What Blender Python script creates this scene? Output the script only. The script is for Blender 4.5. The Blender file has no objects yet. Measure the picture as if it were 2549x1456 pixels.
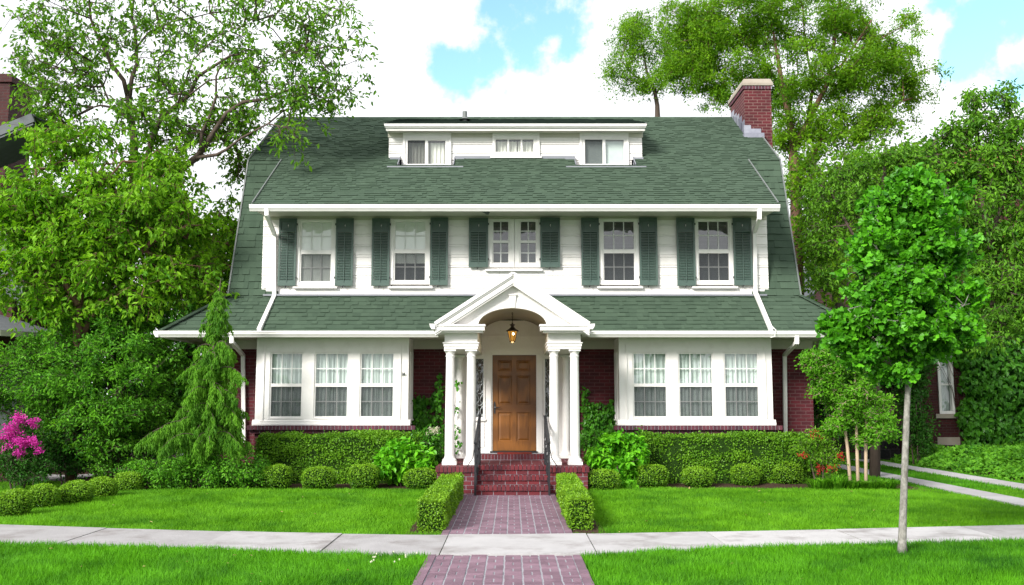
import bpy, math, random
import numpy as np
from mathutils import Vector, Matrix
random.seed(7); rng = np.random.default_rng(7)
SC = bpy.context.scene; COL = SC.collection
R = math.radians
# ------------------------------------------------------------------ camera model
F_, CX, CY, HZ = 2400.0, 1274.5, 728.0, 1.65
TH = math.atan(272/2400); SN, CS = math.sin(TH), math.cos(TH)
def ray(x, y):
    v = CY-y; return (x-CX, CS*F_-SN*v, SN*F_+CS*v)
def P(x, y, Y):
    r = ray(x, y); t = Y/r[1]; return (r[0]*t, Y, HZ+r[2]*t)
def G(x, y, z=0.0):
    r = ray(x, y); t = (z-HZ)/r[2]; return (r[0]*t, r[1]*t, z)
def XX(x, Y, y=900): return P(x, y, Y)[0]
def ZZ(y, Y): return P(CX, y, Y)[2]
cd = bpy.data.cameras.new('camera'); cam = bpy.data.objects.new('camera', cd); COL.objects.link(cam)
cam.location = (0, 0, HZ); cam.rotation_euler = (R(90)+TH, 0, 0)
cd.sensor_width = 36; cd.lens = 36*F_/2549; cd.clip_end = 2000; cd.clip_start = .05
SC.camera = cam
SC.view_settings.view_transform = 'Standard'; SC.view_settings.look = 'None'
SC.view_settings.exposure = 1.12
SC.view_settings.gamma = 1

# ------------------------------------------------------------------ materials
def lin(r, g, b):
    f = lambda c: ((c/255+.055)/1.055)**2.4 if c > 10 else c/255/12.92
    return (f(r), f(g), f(b), 1)
class NT:
    def __init__(s, name):
        s.m = bpy.data.materials.new(name); s.m.use_nodes = True; s.t = s.m.node_tree
        s.t.nodes.clear(); s.out = s.n('ShaderNodeOutputMaterial')
    def n(s, k, **kw):
        nd = s.t.nodes.new(k)
        for a, b in kw.items():
            if a.startswith('i_'): nd.inputs[a[2:].replace('_', ' ')].default_value = b
            else: setattr(nd, a, b)
        return nd
    def l(s, a, b): s.t.links.new(a, b)
def mixc(nt, fac, a, b, mode='MIX'):
    m = nt.n('ShaderNodeMix', data_type='RGBA', blend_type=mode)
    for sock, v in ((m.inputs[0], fac), (m.inputs[6], a), (m.inputs[7], b)):
        if hasattr(v, 'is_linked'): nt.l(v, sock)
        else: sock.default_value = v
    return m.outputs[2]
def base(name, ca, cb=None, rough=.7, spec=.4, nscale=6, namp=.5, bump=0, bscale=60, tone=True, metal=0, stretch=None, cc=None, cscale=1.2, camp=.4):
    """paint / stone / wood: colour between ca and cb by the face's own tone and noise"""
    nt = NT(name); b = nt.n('ShaderNodeBsdfPrincipled'); nt.l(b.outputs[0], nt.out.inputs[0])
    b.inputs['Roughness'].default_value = rough; b.inputs['Specular IOR Level'].default_value = spec
    b.inputs['Metallic'].default_value = metal
    tc = nt.n('ShaderNodeTexCoord'); vec = tc.outputs['Object']
    if stretch:
        mp = nt.n('ShaderNodeMapping'); mp.inputs['Scale'].default_value = stretch; nt.l(vec, mp.inputs[0]); vec = mp.outputs[0]
    if cb is None: cb = ca
    no = nt.n('ShaderNodeTexNoise', i_Scale=nscale, i_Detail=5.0); nt.l(vec, no.inputs['Vector'])
    at = nt.n('ShaderNodeAttribute', attribute_name='tone')
    ma = nt.n('ShaderNodeMath', operation='MULTIPLY_ADD'); nt.l(no.outputs[0], ma.inputs[0]); ma.inputs[1].default_value = namp*2
    if tone: nt.l(at.outputs['Fac'], ma.inputs[2])
    else: ma.inputs[2].default_value = .5
    sb = nt.n('ShaderNodeMath', operation='SUBTRACT', use_clamp=True); nt.l(ma.outputs[0], sb.inputs[0]); sb.inputs[1].default_value = namp
    c = mixc(nt, sb.outputs[0], ca, cb)
    if cc:
        n2 = nt.n('ShaderNodeTexNoise', i_Scale=cscale, i_Detail=6.0, i_Roughness=.65); nt.l(vec, n2.inputs['Vector'])
        mr = nt.n('ShaderNodeMapRange'); nt.l(n2.outputs[0], mr.inputs[0]); mr.inputs[1].default_value = .5; mr.inputs[2].default_value = .75; mr.inputs[4].default_value = camp
        c = mixc(nt, mr.outputs[0], c, cc)
    nt.l(c, b.inputs['Base Color'])
    if bump:
        nb = nt.n('ShaderNodeTexNoise', i_Scale=bscale, i_Detail=6.0); nt.l(vec, nb.inputs['Vector'])
        bm = nt.n('ShaderNodeBump', i_Strength=1.0, i_Distance=bump); nt.l(nb.outputs[0], bm.inputs['Height']); nt.l(bm.outputs[0], b.inputs['Normal'])
    return nt.m
def leafm(name, ca, cb, trans=.35, rough=.55, spec=.22, tcol=None):
    nt = NT(name); b = nt.n('ShaderNodeBsdfPrincipled'); b.inputs['Roughness'].default_value = rough; b.inputs['Specular IOR Level'].default_value = spec
    at = nt.n('ShaderNodeAttribute', attribute_name='tone'); c = mixc(nt, at.outputs['Fac'], ca, cb); nt.l(c, b.inputs['Base Color'])
    tr = nt.n('ShaderNodeBsdfTranslucent'); c2 = mixc(nt, 1.0, c, tcol or (1.3, 1.25, .6, 1), 'MULTIPLY'); nt.l(c2, tr.inputs[0])
    mx = nt.n('ShaderNodeMixShader'); mx.inputs[0].default_value = trans
    nt.l(b.outputs[0], mx.inputs[1]); nt.l(tr.outputs[0], mx.inputs[2]); nt.l(mx.outputs[0], nt.out.inputs[0]); return nt.m
def brickm(name, c1, c2, mo, w=.21, h=.073, ms=.009, bump=.006, dark=None):
    nt = NT(name); b = nt.n('ShaderNodeBsdfPrincipled'); nt.l(b.outputs[0], nt.out.inputs[0]); b.inputs['Roughness'].default_value = .75
    b.inputs['Specular IOR Level'].default_value = .3
    tc = nt.n('ShaderNodeTexCoord'); sp = nt.n('ShaderNodeSeparateXYZ'); nt.l(tc.outputs['Object'], sp.inputs[0])
    ad = nt.n('ShaderNodeMath', operation='ADD'); nt.l(sp.outputs[0], ad.inputs[0]); nt.l(sp.outputs[1], ad.inputs[1])
    cm = nt.n('ShaderNodeCombineXYZ'); nt.l(ad.outputs[0], cm.inputs[0]); nt.l(sp.outputs[2], cm.inputs[1])
    br = nt.n('ShaderNodeTexBrick', i_Scale=1.0); nt.l(cm.outputs[0], br.inputs['Vector'])
    for k, v in (('Color1', c1), ('Color2', c2), ('Mortar', mo), ('Mortar Size', ms), ('Mortar Smooth', .2), ('Brick Width', w), ('Row Height', h), ('Bias', -.1)): br.inputs[k].default_value = v
    no = nt.n('ShaderNodeTexNoise', i_Scale=2.2, i_Detail=6.0); nt.l(cm.outputs[0], no.inputs['Vector'])
    mr = nt.n('ShaderNodeMapRange'); nt.l(no.outputs[0], mr.inputs[0]); mr.inputs[1].default_value = .45; mr.inputs[2].default_value = .75; mr.inputs[4].default_value = .6
    c = mixc(nt, mr.outputs[0], br.outputs[0], dark or (.03, .008, .01, 1)); nt.l(c, b.inputs['Base Color'])
    n3 = nt.n('ShaderNodeTexNoise', i_Scale=70.0, i_Detail=4.0); nt.l(cm.outputs[0], n3.inputs['Vector'])
    m2 = nt.n('ShaderNodeMath', operation='MULTIPLY_ADD'); nt.l(br.outputs['Fac'], m2.inputs[0]); m2.inputs[1].default_value = -1.0; nt.l(n3.outputs[0], m2.inputs[2])
    bm = nt.n('ShaderNodeBump', i_Strength=.8, i_Distance=bump); nt.l(m2.outputs[0], bm.inputs['Height']); nt.l(bm.outputs[0], b.inputs['Normal'])
    return nt.m
def glassm(name, tint=(.95, 1, .98, 1), wob=.012):
    nt = NT(name); tr = nt.n('ShaderNodeBsdfTransparent'); tr.inputs[0].default_value = tint
    gl = nt.n('ShaderNodeBsdfGlossy'); gl.inputs['Roughness'].default_value = .03
    fr0 = nt.n('ShaderNodeLayerWeight'); fr0.inputs[0].default_value = .5
    fp = nt.n('ShaderNodeMath', operation='POWER'); nt.l(fr0.outputs['Facing'], fp.inputs[0]); fp.inputs[1].default_value = 4.0
    fr = nt.n('ShaderNodeMath', operation='MULTIPLY_ADD'); nt.l(fp.outputs[0], fr.inputs[0]); fr.inputs[1].default_value = .85; fr.inputs[2].default_value = .15
    tc = nt.n('ShaderNodeTexCoord'); nb = nt.n('ShaderNodeTexNoise', i_Scale=3.0, i_Detail=2.0); nt.l(tc.outputs['Object'], nb.inputs['Vector'])
    bm = nt.n('ShaderNodeBump', i_Strength=1.0, i_Distance=wob); nt.l(nb.outputs[0], bm.inputs['Height']); nt.l(bm.outputs[0], gl.inputs['Normal'])
    mx = nt.n('ShaderNodeMixShader'); nt.l(fr.outputs[0], mx.inputs[0]); nt.l(tr.outputs[0], mx.inputs[1]); nt.l(gl.outputs[0], mx.inputs[2]); nt.l(mx.outputs[0], nt.out.inputs[0]); return nt.m
def screenm(name, a=.5):
    nt = NT(name); tr = nt.n('ShaderNodeBsdfTransparent'); d = nt.n('ShaderNodeBsdfDiffuse'); d.inputs[0].default_value = (.05, .055, .06, 1)
    mx = nt.n('ShaderNodeMixShader'); mx.inputs[0].default_value = a; nt.l(tr.outputs[0], mx.inputs[1]); nt.l(d.outputs[0], mx.inputs[2]); nt.l(mx.outputs[0], nt.out.inputs[0]); return nt.m
def emis(name, c, s):
    nt = NT(name); e = nt.n('ShaderNodeEmission'); e.inputs[0].default_value = c; e.inputs[1].default_value = s; nt.l(e.outputs[0], nt.out.inputs[0]); return nt.m

M = {}
M['white'] = base('white_paint', (.82, .80, .78, 1), (.76, .74, .72, 1), .5, .4, 3, .4, .0008, 40, cc=(.58, .56, .51, 1), cscale=4, camp=.38)
M['siding'] = base('white_siding', (.84, .81, .79, 1), (.78, .76, .74, 1), .55, .35, 2, .3, .0012, 30, cc=(.60, .57, .52, 1), cscale=3, camp=.45)
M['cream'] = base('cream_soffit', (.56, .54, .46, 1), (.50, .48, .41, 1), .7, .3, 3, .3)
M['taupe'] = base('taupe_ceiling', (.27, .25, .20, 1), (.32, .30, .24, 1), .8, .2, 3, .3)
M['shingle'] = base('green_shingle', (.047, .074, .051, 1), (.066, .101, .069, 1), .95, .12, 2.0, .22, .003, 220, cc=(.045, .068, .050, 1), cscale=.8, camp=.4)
M['shingled'] = base('shade_dark_shingle', (.012, .020, .017, 1), (.022, .036, .028, 1), .95, .1, 2.0, .3, .003, 220)  # small dormer roof: shade of edge-on shingle butts put into a darker colour
M['ridge'] = base('grey_edge_metal', (.12, .135, .13, 1), (.17, .185, .18, 1), .5, .4)
M['flash'] = base('lead_flashing', (.16, .17, .20, 1), (.25, .26, .29, 1), .5, .5, 4, .5, .002, 20)
M['flashl'] = base('bright_flashing', (.28, .29, .34, 1), (.14, .14, .19, 1), .45, .5, 8, .6, .002, 20)
M['green'] = base('shutter_green', (.052, .088, .073, 1), (.068, .112, .094, 1), .38, .5, 9, .5, .0008, 50, cc=(.08, .12, .10, 1), cscale=7, camp=.5)
M['brick'] = brickm('maroon_brick', (.105, .013, .020, 1), (.060, .009, .014, 1), (.12, .055, .058, 1))
M['brickc'] = brickm('chimney_brick', (.105, .013, .018, 1), (.06, .009, .012, 1), (.19, .11, .10, 1), .21, .075, .008)
M['brickn'] = brickm('neighbour_brick', (.065, .012, .012, 1), (.04, .008, .008, 1), (.06, .035, .032, 1))
M['rb'] = base('step_brick', (.075, .014, .020, 1), (.150, .020, .026, 1), .75, .3, 14, .18, .002, 90, cc=(.11, .05, .06, 1), cscale=6, camp=.5)
M['rbd'] = base('sill_brick', (.055, .018, .03, 1), (.12, .03, .045, 1), .7, .35, 14, .22, .002, 90)
M['paver'] = base('walk_paver', (.140, .086, .114, 1), (.215, .132, .172, 1), .8, .3, 9, .25, .002, 60, cc=(.30, .20, .25, 1), cscale=2.2, camp=.7)
M['mortar'] = base('grey_mortar', (.26, .265, .29, 1), (.38, .385, .42, 1), .9, .2, 12, .5, .002, 80)
M['conc'] = base('pavement_concrete', (.31, .30, .305, 1), (.46, .45, .455, 1), .9, .2, 3.2, .45, .003, 120, cc=(.20, .18, .175, 1), cscale=1.7, camp=1.0)
M['drive'] = base('driveway_concrete', (.34, .33, .34, 1), (.46, .45, .46, 1), .9, .2, 5, .35, .002, 120, cc=(.25, .24, .23, 1), cscale=2, camp=.5)
M['stone'] = base('cap_stone', (.27, .235, .19, 1), (.38, .34, .285, 1), .85, .3, 5, .5, .006, 18, cc=(.25, .2, .16, 1), cscale=4, camp=.5)
M['black'] = base('black_iron', (.012, .013, .016, 1), (.02, .021, .025, 1), .4, .5)
M['iron2'] = base('lantern_bronze', (.018, .012, .008, 1), (.03, .02, .012, 1), .45, .5)
M['glass'] = glassm('window_glass'); M['screen'] = screenm('insect_screen', .54)
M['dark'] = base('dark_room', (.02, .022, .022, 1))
M['curt'] = base('sheer_curtain', (.46, .51, .49, 1), (.64, .68, .66, 1), .9, .1)
M['curtw'] = base('cream_curtain', (.70, .66, .60, 1), (.8, .77, .72, 1), .9, .1)
M['shade'] = base('roller_shade', (.86, .85, .82, 1), (.82, .80, .76, 1), .9, .1)
M['blind'] = base('grey_blind', (.07, .09, .085, 1), (.13, .15, .145, 1), .7, .2)
M['muntin'] = base('muntin_paint', (.66, .67, .66, 1), (.72, .72, .70, 1), .5, .4)
M['lead'] = base('lead_came', (.33, .36, .38, 1), (.42, .45, .46, 1), .4, .5, metal=.3)
M['amber'] = emis('amber_glass_lit', (1, .46, .07, 1), .26); M['bulb'] = emis('bulb', (1, .85, .5, 1), 5)
M['bark'] = base('dark_bark', (.055, .040, .032, 1), (.12, .092, .075, 1), .9, .2, 8, .5, .01, 30, stretch=(1, 1, .35))
M['barkb'] = base('brown_bark', (.10, .055, .035, 1), (.19, .11, .075, 1), .9, .2, 8, .5, .01, 30, stretch=(1, 1, .35))
M['barkg'] = base('grey_ginkgo_bark', (.13, .125, .11, 1), (.34, .33, .30, 1), .9, .2, 26, 1.0, .008, 60, stretch=(1, 1, .6), cc=(.07, .055, .045, 1), cscale=11, camp=.8)
M['barkp'] = base('pale_smooth_bark', (.42, .30, .21, 1), (.60, .46, .34, 1), .7, .3, 9, .5, .003, 40, stretch=(1, 1, .3))
M['soil'] = base('garden_soil', (.035, .022, .015, 1), (.08, .05, .035, 1), 1, .1, 12, .5, .02, 20)
M['turf'] = base('turf_soil', (.03, .10, .008, 1), (.05, .15, .012, 1), 1, .1, 4, .5, .01, 40)
M['asph'] = base('asphalt', (.045, .045, .047, 1), (.06, .06, .062, 1), .9, .2, 30, .5, .003, 150)
M['rooft'] = base('grey_neighbour_roof', (.10, .11, .12, 1), (.16, .17, .18, 1), .9, .2, 8, .5, .003, 60)
M['mat'] = base('red_mat', (.30, .02, .015, 1), (.03, .03, .02, 1), 1, .1, 9, .9)
M['core'] = base('inner_twigs', (.010, .028, .005, 1), (.022, .05, .008, 1), 1, .05, 20, .5)
# oak door: grain from stretched wave and noise
def woodm():
    nt = NT('oak_door'); b = nt.n('ShaderNodeBsdfPrincipled'); nt.l(b.outputs[0], nt.out.inputs[0]); b.inputs['Roughness'].default_value = .42
    tc = nt.n('ShaderNodeTexCoord'); mp = nt.n('ShaderNodeMapping'); mp.inputs['Scale'].default_value = (1, 1, .12); nt.l(tc.outputs['Object'], mp.inputs[0])
    no = nt.n('ShaderNodeTexNoise', i_Scale=38.0, i_Detail=6.0, i_Roughness=.6, i_Distortion=.6); nt.l(mp.outputs[0], no.inputs['Vector'])
    wv = nt.n('ShaderNodeTexWave', wave_type='RINGS', i_Scale=5.0, i_Distortion=5.0, i_Detail=3.0); nt.l(mp.outputs[0], wv.inputs['Vector'])
    m = nt.n('ShaderNodeMath', operation='MULTIPLY'); nt.l(no.outputs[0], m.inputs[0]); nt.l(wv.outputs[0], m.inputs[1])
    mr = nt.n('ShaderNodeMapRange'); nt.l(m.outputs[0], mr.inputs[0]); mr.inputs[1].default_value = .1; mr.inputs[2].default_value = .5
    c = mixc(nt, mr.outputs[0], (.125, .045, .006, 1), (.20, .074, .010, 1)); nt.l(c, b.inputs['Base Color']); return nt.m
M['oak'] = woodm()
# foliage kinds
M['grass'] = leafm('lawn_grass', (.045, .17, .006, 1), (.15, .39, .013, 1), .3, .6, .15)
M['grass2'] = leafm('verge_grass', (.018, .105, .005, 1), (.105, .35, .010, 1), .3, .6, .15)
M['lf_mul'] = leafm('spring_leaf', (.050, .20, .006, 1), (.26, .52, .020, 1), .4)
M['lf_mul2'] = leafm('upper_spring_leaf', (.04, .15, .007, 1), (.20, .42, .022, 1), .35)
M['lf_dark'] = leafm('dark_leaf', (.010, .055, .006, 1), (.05, .19, .014, 1), .3)
M['lf_shrub'] = leafm('shrub_leaf', (.018, .12, .007, 1), (.18, .48, .026, 1), .3)
M['lf_con'] = leafm('conifer_spray', (.03, .14, .010, 1), (.20, .46, .03, 1), .35, .6)
M['lf_loc'] = leafm('locust_leaflet', (.04, .15, .005, 1), (.24, .47, .014, 1), .45)
M['lf_pear'] = leafm('pear_leaf', (.026, .11, .007, 1), (.17, .40, .022, 1), .3)
M['lf_gin'] = leafm('ginkgo_fan', (.012, .10, .006, 1), (.14, .48, .018, 1), .3, .4)
M['lf_box'] = leafm('box_leaf', (.028, .125, .006, 1), (.27, .50, .024, 1), .25, .4)
M['lf_hedge'] = leafm('hedge_leaf', (.036, .145, .008, 1), (.19, .40, .020, 1), .25, .4)
M['lf_hyd'] = leafm('hydrangea_leaf', (.045, .25, .008, 1), (.20, .56, .02, 1), .3, .45)
M['lf_ivy'] = leafm('ivy_leaf', (.018, .10, .008, 1), (.09, .30, .02, 1), .25, .35)
M['lf_myr'] = leafm('myrtle_leaf', (.05, .19, .008, 1), (.17, .44, .02, 1), .35)
M['lf_red'] = leafm('red_leaf', (.35, .015, .02, 1), (.6, .04, .05, 1), .3)
M['lf_bg'] = leafm('far_leaf', (.016, .09, .006, 1), (.09, .30, .014, 1), .3)
M['pink'] = leafm('azalea_petal', (.50, .02, .30, 1), (.80, .09, .52, 1), .35, .6, .1, (1, 1, 1, 1))
M['petal'] = leafm('cream_petal', (.6, .6, .42, 1), (.8, .8, .65, 1), .3, .6, .1, (1, 1, 1, 1))

# ------------------------------------------------------------------ mesh builder
class NM:
    def __init__(s): s.V = []; s.F = []; s.n = 0
    def add(s, v, f, tone=None):
        v = np.asarray(v, float).reshape(-1, 3); f = np.asarray(f, int); f = f.reshape(-1, f.shape[-1])
        if tone is None: tone = rng.random(len(f)) if False else np.full(len(f), .5)
        tone = np.broadcast_to(np.asarray(tone, float), (len(f),))
        s.V.append(v); s.F.append((f+s.n, tone)); s.n += len(v); return s
    def box(s, x0, x1, y0, y1, z0, z1, tone=.5):
        x0, x1 = sorted((x0, x1)); y0, y1 = sorted((y0, y1)); z0, z1 = sorted((z0, z1))
        v = [(x, y, z) for z in (z0, z1) for y in (y0, y1) for x in (x0, x1)]
        return s.add(v, [(0, 2, 3, 1), (4, 5, 7, 6), (0, 1, 5, 4), (2, 6, 7, 3), (0, 4, 6, 2), (1, 3, 7, 5)], tone)
    def prism(s, pts, ax, a0, a1, tone=.5):
        """extrude a 2-D outline along axis ax; outline given in the other two axes in order"""
        n = len(pts); v = []
        for a in (a0, a1):
            for p, q in pts:
                v.append((a, p, q) if ax == 'x' else (p, a, q) if ax == 'y' else (p, q, a))
        s.add(v, [list(range(n)), list(range(2*n-1, n-1, -1))], tone)
        s.F.append((np.array([(i, i+n, (i+1) % n+n, (i+1) % n) for i in range(n)])+s.n-2*n, np.full(n, tone)))
        return s
    def quad(s, a, b, c, d, tone=.5): return s.add([a, b, c, d], [(0, 1, 2, 3)], tone)
    def tube(s, pts, rad, k=8, tone=.5, cap=True):
        pts = [Vector(p) for p in pts]; n = len(pts)
        if not hasattr(rad, '__len__'): rad = [rad]*n
        v = []; up = None
        for i, p in enumerate(pts):
            d = (pts[min(i+1, n-1)]-pts[max(i-1, 0)]).normalized()
            if up is None: up = Vector((1, 0, 0)) if abs(d.x) < .8 else Vector((0, 1, 0))
            a = (up-d*up.dot(d)).normalized(); b = d.cross(a); up = a
            for j in range(k):
                t = 2*math.pi*j/k; v.append(p+(a*math.cos(t)+b*math.sin(t))*rad[i])
        f = [(i*k+j, i*k+(j+1) % k, (i+1)*k+(j+1) % k, (i+1)*k+j) for i in range(n-1) for j in range(k)]
        s.add([tuple(q) for q in v], f, tone)
        if cap:
            m = s.n-n*k; s.F.append((np.array([[m+j for j in range(k)][::-1]]), np.array([tone]))); s.F.append((np.array([[m+(n-1)*k+j for j in range(k)]]), np.array([tone])))
        return s
    def lathe(s, c, prof, k=20, tone=.5):
        return s.tube([(c[0], c[1], c[2]+z) for r, z in prof], [max(r, .0005) for r, z in prof], k, tone)
    def bar(s, a, b, w, h, tone=.5):
        a = Vector(a); b = Vector(b); d = (b-a).normalized(); up = Vector((0, 0, 1)) if abs(d.z) < .9 else Vector((0, 1, 0))
        u = d.cross(up).normalized()*w/2; n = u.cross(d).normalized()*h/2
        v = [a-u-n, a+u-n, a+u+n, a-u+n, b-u-n, b+u-n, b+u+n, b-u+n]
        return s.add([tuple(q) for q in v], [(0, 1, 2, 3), (7, 6, 5, 4), (0, 4, 5, 1), (1, 5, 6, 2), (2, 6, 7, 3), (3, 7, 4, 0)], tone)
    def build(s, name, mat, parent=None, smooth=False):
        me = bpy.data.meshes.new(name)
        V = np.concatenate(s.V) if s.V else np.zeros((0, 3))
        sizes = np.concatenate([np.full(len(f), f.shape[1]) for f, t in s.F]); idx = np.concatenate([f.ravel() for f, t in s.F]); tone = np.concatenate([t for f, t in s.F])
        off = parent_loc(parent); V = V-np.array(off)
        me.vertices.add(len(V)); me.vertices.foreach_set('co', V.ravel().astype(np.float32))
        me.loops.add(len(idx)); me.loops.foreach_set('vertex_index', idx.astype(np.int32))
        me.polygons.add(len(sizes)); st = np.concatenate([[0], np.cumsum(sizes)[:-1]])
        me.polygons.foreach_set('loop_start', st.astype(np.int32))
        me.polygons.foreach_set('use_smooth', np.full(len(sizes), bool(smooth)))
        me.update(calc_edges=True)
        a = me.attributes.new('tone', 'FLOAT', 'FACE'); a.data.foreach_set('value', tone.astype(np.float32))
        me.materials.append(M[mat] if isinstance(mat, str) else mat)
        o = bpy.data.objects.new(name, me); COL.objects.link(o)
        if parent is not None:
            o.parent = parent
            if parent.type == 'MESH': pass
        else: pass
        return o
LOC = {}
def parent_loc(p):
    """meshes are built in world space; children of a moved Empty are stored relative to it"""
    if p is None: return (0, 0, 0)
    while p is not None:
        if p.type == 'EMPTY': return tuple(p.location)
        p = p.parent
    return (0, 0, 0)
def thing(name, label, cat, loc=(0, 0, 0), group=None):
    o = bpy.data.objects.new(name, None); COL.objects.link(o); o.location = loc; o.empty_display_size = .2
    o['label'] = label; o['category'] = cat
    if group: o['group'] = group
    return o
def tag(o, label, cat, group=None):
    o['label'] = label; o['category'] = cat
    if group: o['group'] = group
    return o
def setting(o, kind='structure', label=None, cat=None):
    o['kind'] = kind
    if label: o['label'] = label
    if cat: o['category'] = cat
    return o

# ------------------------------------------------------------------ foliage helpers
def unit(a): return a/np.maximum(np.linalg.norm(a, axis=-1, keepdims=True), 1e-9)
def rnd_dirs(n): return unit(rng.normal(size=(n, 3)))
SHAPES = {  # (along, across, lift) outlines
    'kite': ([(0, 0, 0), (.45, -.5, .1), (1, 0, 0), (.45, .5, .1)], [(0, 1, 2, 3)]),
    'oval': ([(0, 0, 0), (.3, -.42, .12), (.7, -.36, .1), (1, 0, -.08), (.7, .36, .1), (.3, .42, .12)], [(0, 1, 2, 3), (0, 3, 4, 5)]),
    'fan': ([(0, 0, 0), (.62, -.62, .1), (.95, -.3, .02), (.82, 0, .08), (.95, .3, .02), (.62, .62, .1)], [(0, 1, 2, 3), (0, 3, 4, 5)]),
    'heart': ([(0, 0, 0), (-.02, -.38, .08), (.5, -.4, .12), (1, 0, -.1), (.5, .4, .12), (-.02, .38, .08)], [(0, 1, 2, 3), (0, 3, 4, 5)]),
    'blade': ([(0, -.5, 0), (1, 0, 0), (0, .5, 0)], [(0, 1, 2)]),
}
def put_leaves(nm, pos, d, n, size, width, shape, tone):
    """one small leaf per row: pos, pointing d, face normal about n"""
    d = unit(d); n = unit(n-d*np.sum(n*d, -1, keepdims=True)); w = np.cross(d, n)
    co, fa = SHAPES[shape]; k = len(co); N = len(pos)
    size = np.broadcast_to(size, (N,))[:, None, None]; 
    co = np.array(co)
    v = pos[:, None, :]+size*(co[None, :, 0:1]*d[:, None, :]+co[None, :, 1:2]*width*w[:, None, :]+co[None, :, 2:3]*n[:, None, :])
    fa = np.array(fa); m = fa.shape[1]
    f = (fa[None]+(np.arange(N)*k)[:, None, None]).reshape(-1, m)
    nm.add(v.reshape(-1, 3), f, np.repeat(np.clip(tone, 0, 1), len(fa)))
def put_sticks(nm, a, b, ra, rb, k=3, tone=.5):
    a = np.asarray(a); b = np.asarray(b); N = len(a)
    if N == 0: return
    d = unit(b-a); up = np.where(np.abs(d[:, 2:3]) < .9, np.array([[0, 0, 1.]]), np.array([[1., 0, 0]])); u = unit(np.cross(d, up)); w = np.cross(d, u)
    t = np.arange(k)*2*np.pi/k; c = np.cos(t)[None, :, None]; s_ = np.sin(t)[None, :, None]
    ring = c*u[:, None]+s_*w[:, None]
    ra = np.broadcast_to(ra, (N,))[:, None, None]; rb = np.broadcast_to(rb, (N,))[:, None, None]
    v = np.concatenate([a[:, None]+ring*ra, b[:, None]+ring*rb], 1).reshape(-1, 3)
    j = np.arange(k); f = np.stack([j, (j+1) % k, (j+1) % k+k, j+k], 1)
    nm.add(v, (f[None]+(np.arange(N)*2*k)[:, None, None]).reshape(-1, 4), tone)
def blob_pts(blobs):
    """blobs: (px, py, rx_px, ry_px, Y, rY_m, count) -> points spread through each lobe, thicker to the outside"""
    out = []
    for (px, py, rx, ry, Y, rY, n) in blobs:
        c = np.array(P(px, py, Y)); ax = rx*Y/F_; az = ry*Y/F_
        m = int(n*1.7); d = rnd_dirs(m); lob = 1+.22*np.sin(d[:, 0]*4+px)*np.cos(d[:, 2]*5+py)+.10*rng.normal(size=m)
        q = c+d*(rng.random((m, 1))**(1/2.2))*lob[:, None]*np.array([ax, rY, az])
        s = 1.25/max(.22, min(ax, az))     # leaves gather in clumps with gaps between
        v = vnoise(q[:, 0]*s+70, q[:, 2]*s+70, 1.7, 21)*.6+vnoise(q[:, 1]*s+70, q[:, 0]*s+q[:, 2]*s*.5+70, 1.7, 22)*.4
        out.append(q[np.argsort(-v)[:n]])
    return np.concatenate(out)
def grow(wood, skel, targets, rmin=.005, kp=.35, jit=.05, sides=5, gain=.0075, seg=.35):
    """join every twig cluster to the nearest part of the branch system"""
    nodes = []; plen = []; par = []; cnt = []
    for pts, rad in skel:
        wood.tube(pts, rad, 9)
        L = 0
        for i in range(len(pts)-1):
            a = np.array(pts[i]); b = np.array(pts[i+1]); m = max(1, int(np.linalg.norm(b-a)/.25))
            for q in range(m):
                nodes.append(a+(b-a)*(q+1)/m); L += np.linalg.norm(b-a)/m; plen.append(L*.2); par.append(-1); cnt.append(0)
    nodes = [np.array(q) for q in nodes]; base_n = len(nodes)
    T = np.array(targets); A = np.array(nodes)
    dist = np.min(np.linalg.norm(T[:, None]-A[None], axis=2), axis=1) if len(T)*len(A) < 4e7 else np.linalg.norm(T-A.mean(0), axis=1)
    cap = base_n+len(T)*40; N = np.zeros((cap, 3)); PL = np.zeros(cap); PR = np.full(cap, -1); n = base_n; N[:n] = A; PL[:n] = plen
    for i in np.argsort(dist):
        t = T[i]; dv = N[:n]-t; dd = np.sqrt((dv*dv).sum(1)); cost = dd+kp*PL[:n]+np.maximum(0, dv[:, 2])*.5
        j = int(np.argmin(cost)); L = dd[j]
        m = max(1, min(12, int(L/seg))); a = N[j]; prev = j
        bow = rng.normal(size=3)*L*.08+np.array([0, 0, L*.08])
        for q in range(m):
            s = (q+1)/m; p = a+(t-a)*s+bow*math.sin(math.pi*s)+(rng.normal(size=3)*jit if q < m-1 else 0)
            if n >= cap: break
            N[n] = p; PR[n] = prev; PL[n] = PL[prev]+L/m; prev = n; n += 1
    C = np.zeros(n)
    haschild = np.zeros(n, bool); 
    for i in range(base_n, n): haschild[PR[i]] = True
    for i in range(n-1, base_n-1, -1):
        if not haschild[i]: C[i] += 1
        if PR[i] >= base_n: C[PR[i]] += C[i]
    e = np.arange(base_n, n); r = rmin+gain*np.sqrt(np.maximum(C[e]-1, 0)); pr = PR[e]
    rp = np.where(pr >= base_n, rmin+gain*np.sqrt(np.maximum(C[pr]-1, 0)), r*1.25); rp = np.minimum(rp, r*1.3)
    put_sticks(wood, N[pr], N[e], rp, r, sides)
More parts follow.
